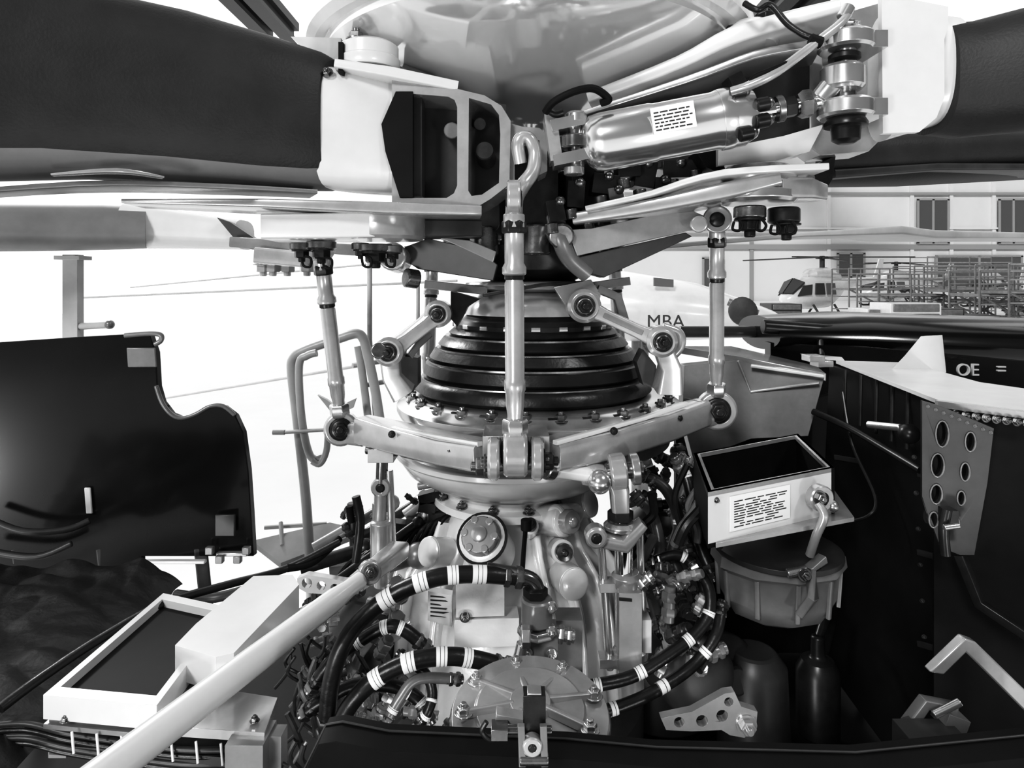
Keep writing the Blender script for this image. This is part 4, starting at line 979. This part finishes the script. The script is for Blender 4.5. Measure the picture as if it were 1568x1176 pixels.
for u0,y,w,h in ((1300,140,14,12),(1345,120,13,10.5),(1400,135,18,12.5),(1455,115,13,12),(1500,105,12,11),(1545,100,14,12),(1600,110,16,12),(1420,175,24,16)):
    d=8; o=gpos(u0,y)+V((0,0,0.35)); hh=h
    for dx in (0,w/2,w):
        for dy in (0,d): b.tube([o+V((dx,dy,-0.3)),o+V((dx,dy,hh))],0.2,'grey',6)
    for zz in (hh*0.2,hh*0.45,hh*0.6,hh*0.78,hh*0.9,hh):
        for dy in (0,d): b.tube([o+V((0,dy,zz)),o+V((w,dy,zz))],0.14,'lgrey',6)
    b.box(o+V((w/2,d/2,hh*0.6)),(w,d,0.5),'grey'); 
    b.tube([o+V((0,0,0)),o+V((w,0,hh*.6))],0.2,'grey',6); b.tube([o+V((w,0,0)),o+V((0,0,hh*.6))],0.2,'grey',6)
    b.bar([o+V((w,0,hh*.6)),o+V((w+7,0,0.4))],0.3,0.7,'lgrey'); b.bar([o+V((w,4,hh*.6)),o+V((w+7,4,0.4))],0.3,0.7,'lgrey')
    for q in range(8): b.box(o+V((w+7*(q+.5)/8,2,hh*.6*(1-(q+.5)/8))),(1,4,0.2),'far')
b.done()
for u,y,w,h,m in ((1195,120,6,5,'far'),(1310,100,7,4,'far'),(1340,98,6,5,'white'),(1385,95,8,6,'white'),(1430,98,6,5,'far'),(1480,97,7,4,'far')):
    b=B('tool_cabinet',0.1)
    o=gpos(u,y); b.box(o+V((0,0,h/2)),(w,6,h),m); 
    for q in range(4): b.box(o+V((0,-3.1,h*(q+.5)/4)),(w*.9,.2,h*.2),'grey')
    b.done()

# ================= LIGHT
w=bpy.data.worlds.new('World'); scene.world=w; w.use_nodes=True
nt=w.node_tree; n=nt.nodes; l=nt.links
bg=n['Background']; tc=n.new('ShaderNodeTexCoord'); sx=n.new('ShaderNodeSeparateXYZ'); l.new(tc.outputs['Generated'],sx.inputs[0])
m1=n.new('ShaderNodeMath'); m1.operation='MULTIPLY_ADD'; l.new(sx.outputs['Y'],m1.inputs[0]); m1.inputs[1].default_value=0.9; 
m2=n.new('ShaderNodeMath'); m2.operation='MULTIPLY'; l.new(sx.outputs['X'],m2.inputs[0]); m2.inputs[1].default_value=-0.5
l.new(m2.outputs[0],m1.inputs[2])
mr=n.new('ShaderNodeMapRange'); mr.interpolation_type='SMOOTHSTEP'; mr.inputs['From Min'].default_value=-0.4; mr.inputs['From Max'].default_value=0.7; mr.inputs['To Min'].default_value=0.18; mr.inputs['To Max'].default_value=1.5
l.new(m1.outputs[0],mr.inputs['Value']); l.new(mr.outputs[0],bg.inputs['Strength'])
bg.inputs['Color'].default_value=(1,1,1,1)
sd=bpy.data.lights.new('daylight_sun','SUN'); sd.energy=1.8; sd.angle=math.radians(12)
so=bpy.data.objects.new('daylight_sun',sd); scene.collection.objects.link(so); so.rotation_euler=V((0.42,0.85,-0.5)).to_track_quat('-Z','Y').to_euler(); so.location=(-5,-8,12)
def area(name,loc,target,size,power):
    ld=bpy.data.lights.new(name,'AREA'); ld.energy=power; ld.size=size; ld.shape='DISK'
    o=bpy.data.objects.new(name,ld); scene.collection.objects.link(o); o.location=V(loc)
    d=V(target)-V(loc); o.rotation_euler=d.to_track_quat('-Z','Y').to_euler()
area('added_high_light',(3.5,-3.0,8.0),(0.3,0,3.2),0.8,100)  # unseen key light added high in front for highlights
area('added_high_light',(-4,4,7),(0,0,3.4),1.2,220)  # unseen light added high at back left to brighten the rotor head
# unseen fill lights added low behind the camera to brighten dome and gearbox
area('added_low_fill',(-2.6,-4.2,2.2),(0,0,4.0),0.7,75)
area('added_low_fill',(2.2,-4.6,1.8),(0,0,4.1),0.5,45)

# ================= CAMERA
cam=bpy.data.cameras.new('camera'); co=bpy.data.objects.new('camera',cam); scene.collection.objects.link(co)
co.location=(0,-10*S,CAMH); co.rotation_euler=(math.radians(90),0,0)
cam.sensor_width=36; cam.lens=36*1000/1568; cam.shift_y=-(588-HZ)/1568; cam.clip_start=0.02; cam.clip_end=500
scene.camera=co
vs_=scene.view_settings
vs_.view_transform='Standard'
vs_.use_curve_mapping=True
cv=vs_.curve_mapping.curves[3]
cv.points.new(0.06,0.032); cv.points.new(0.22,0.18); cv.points.new(0.55,0.60)
vs_.curve_mapping.update()
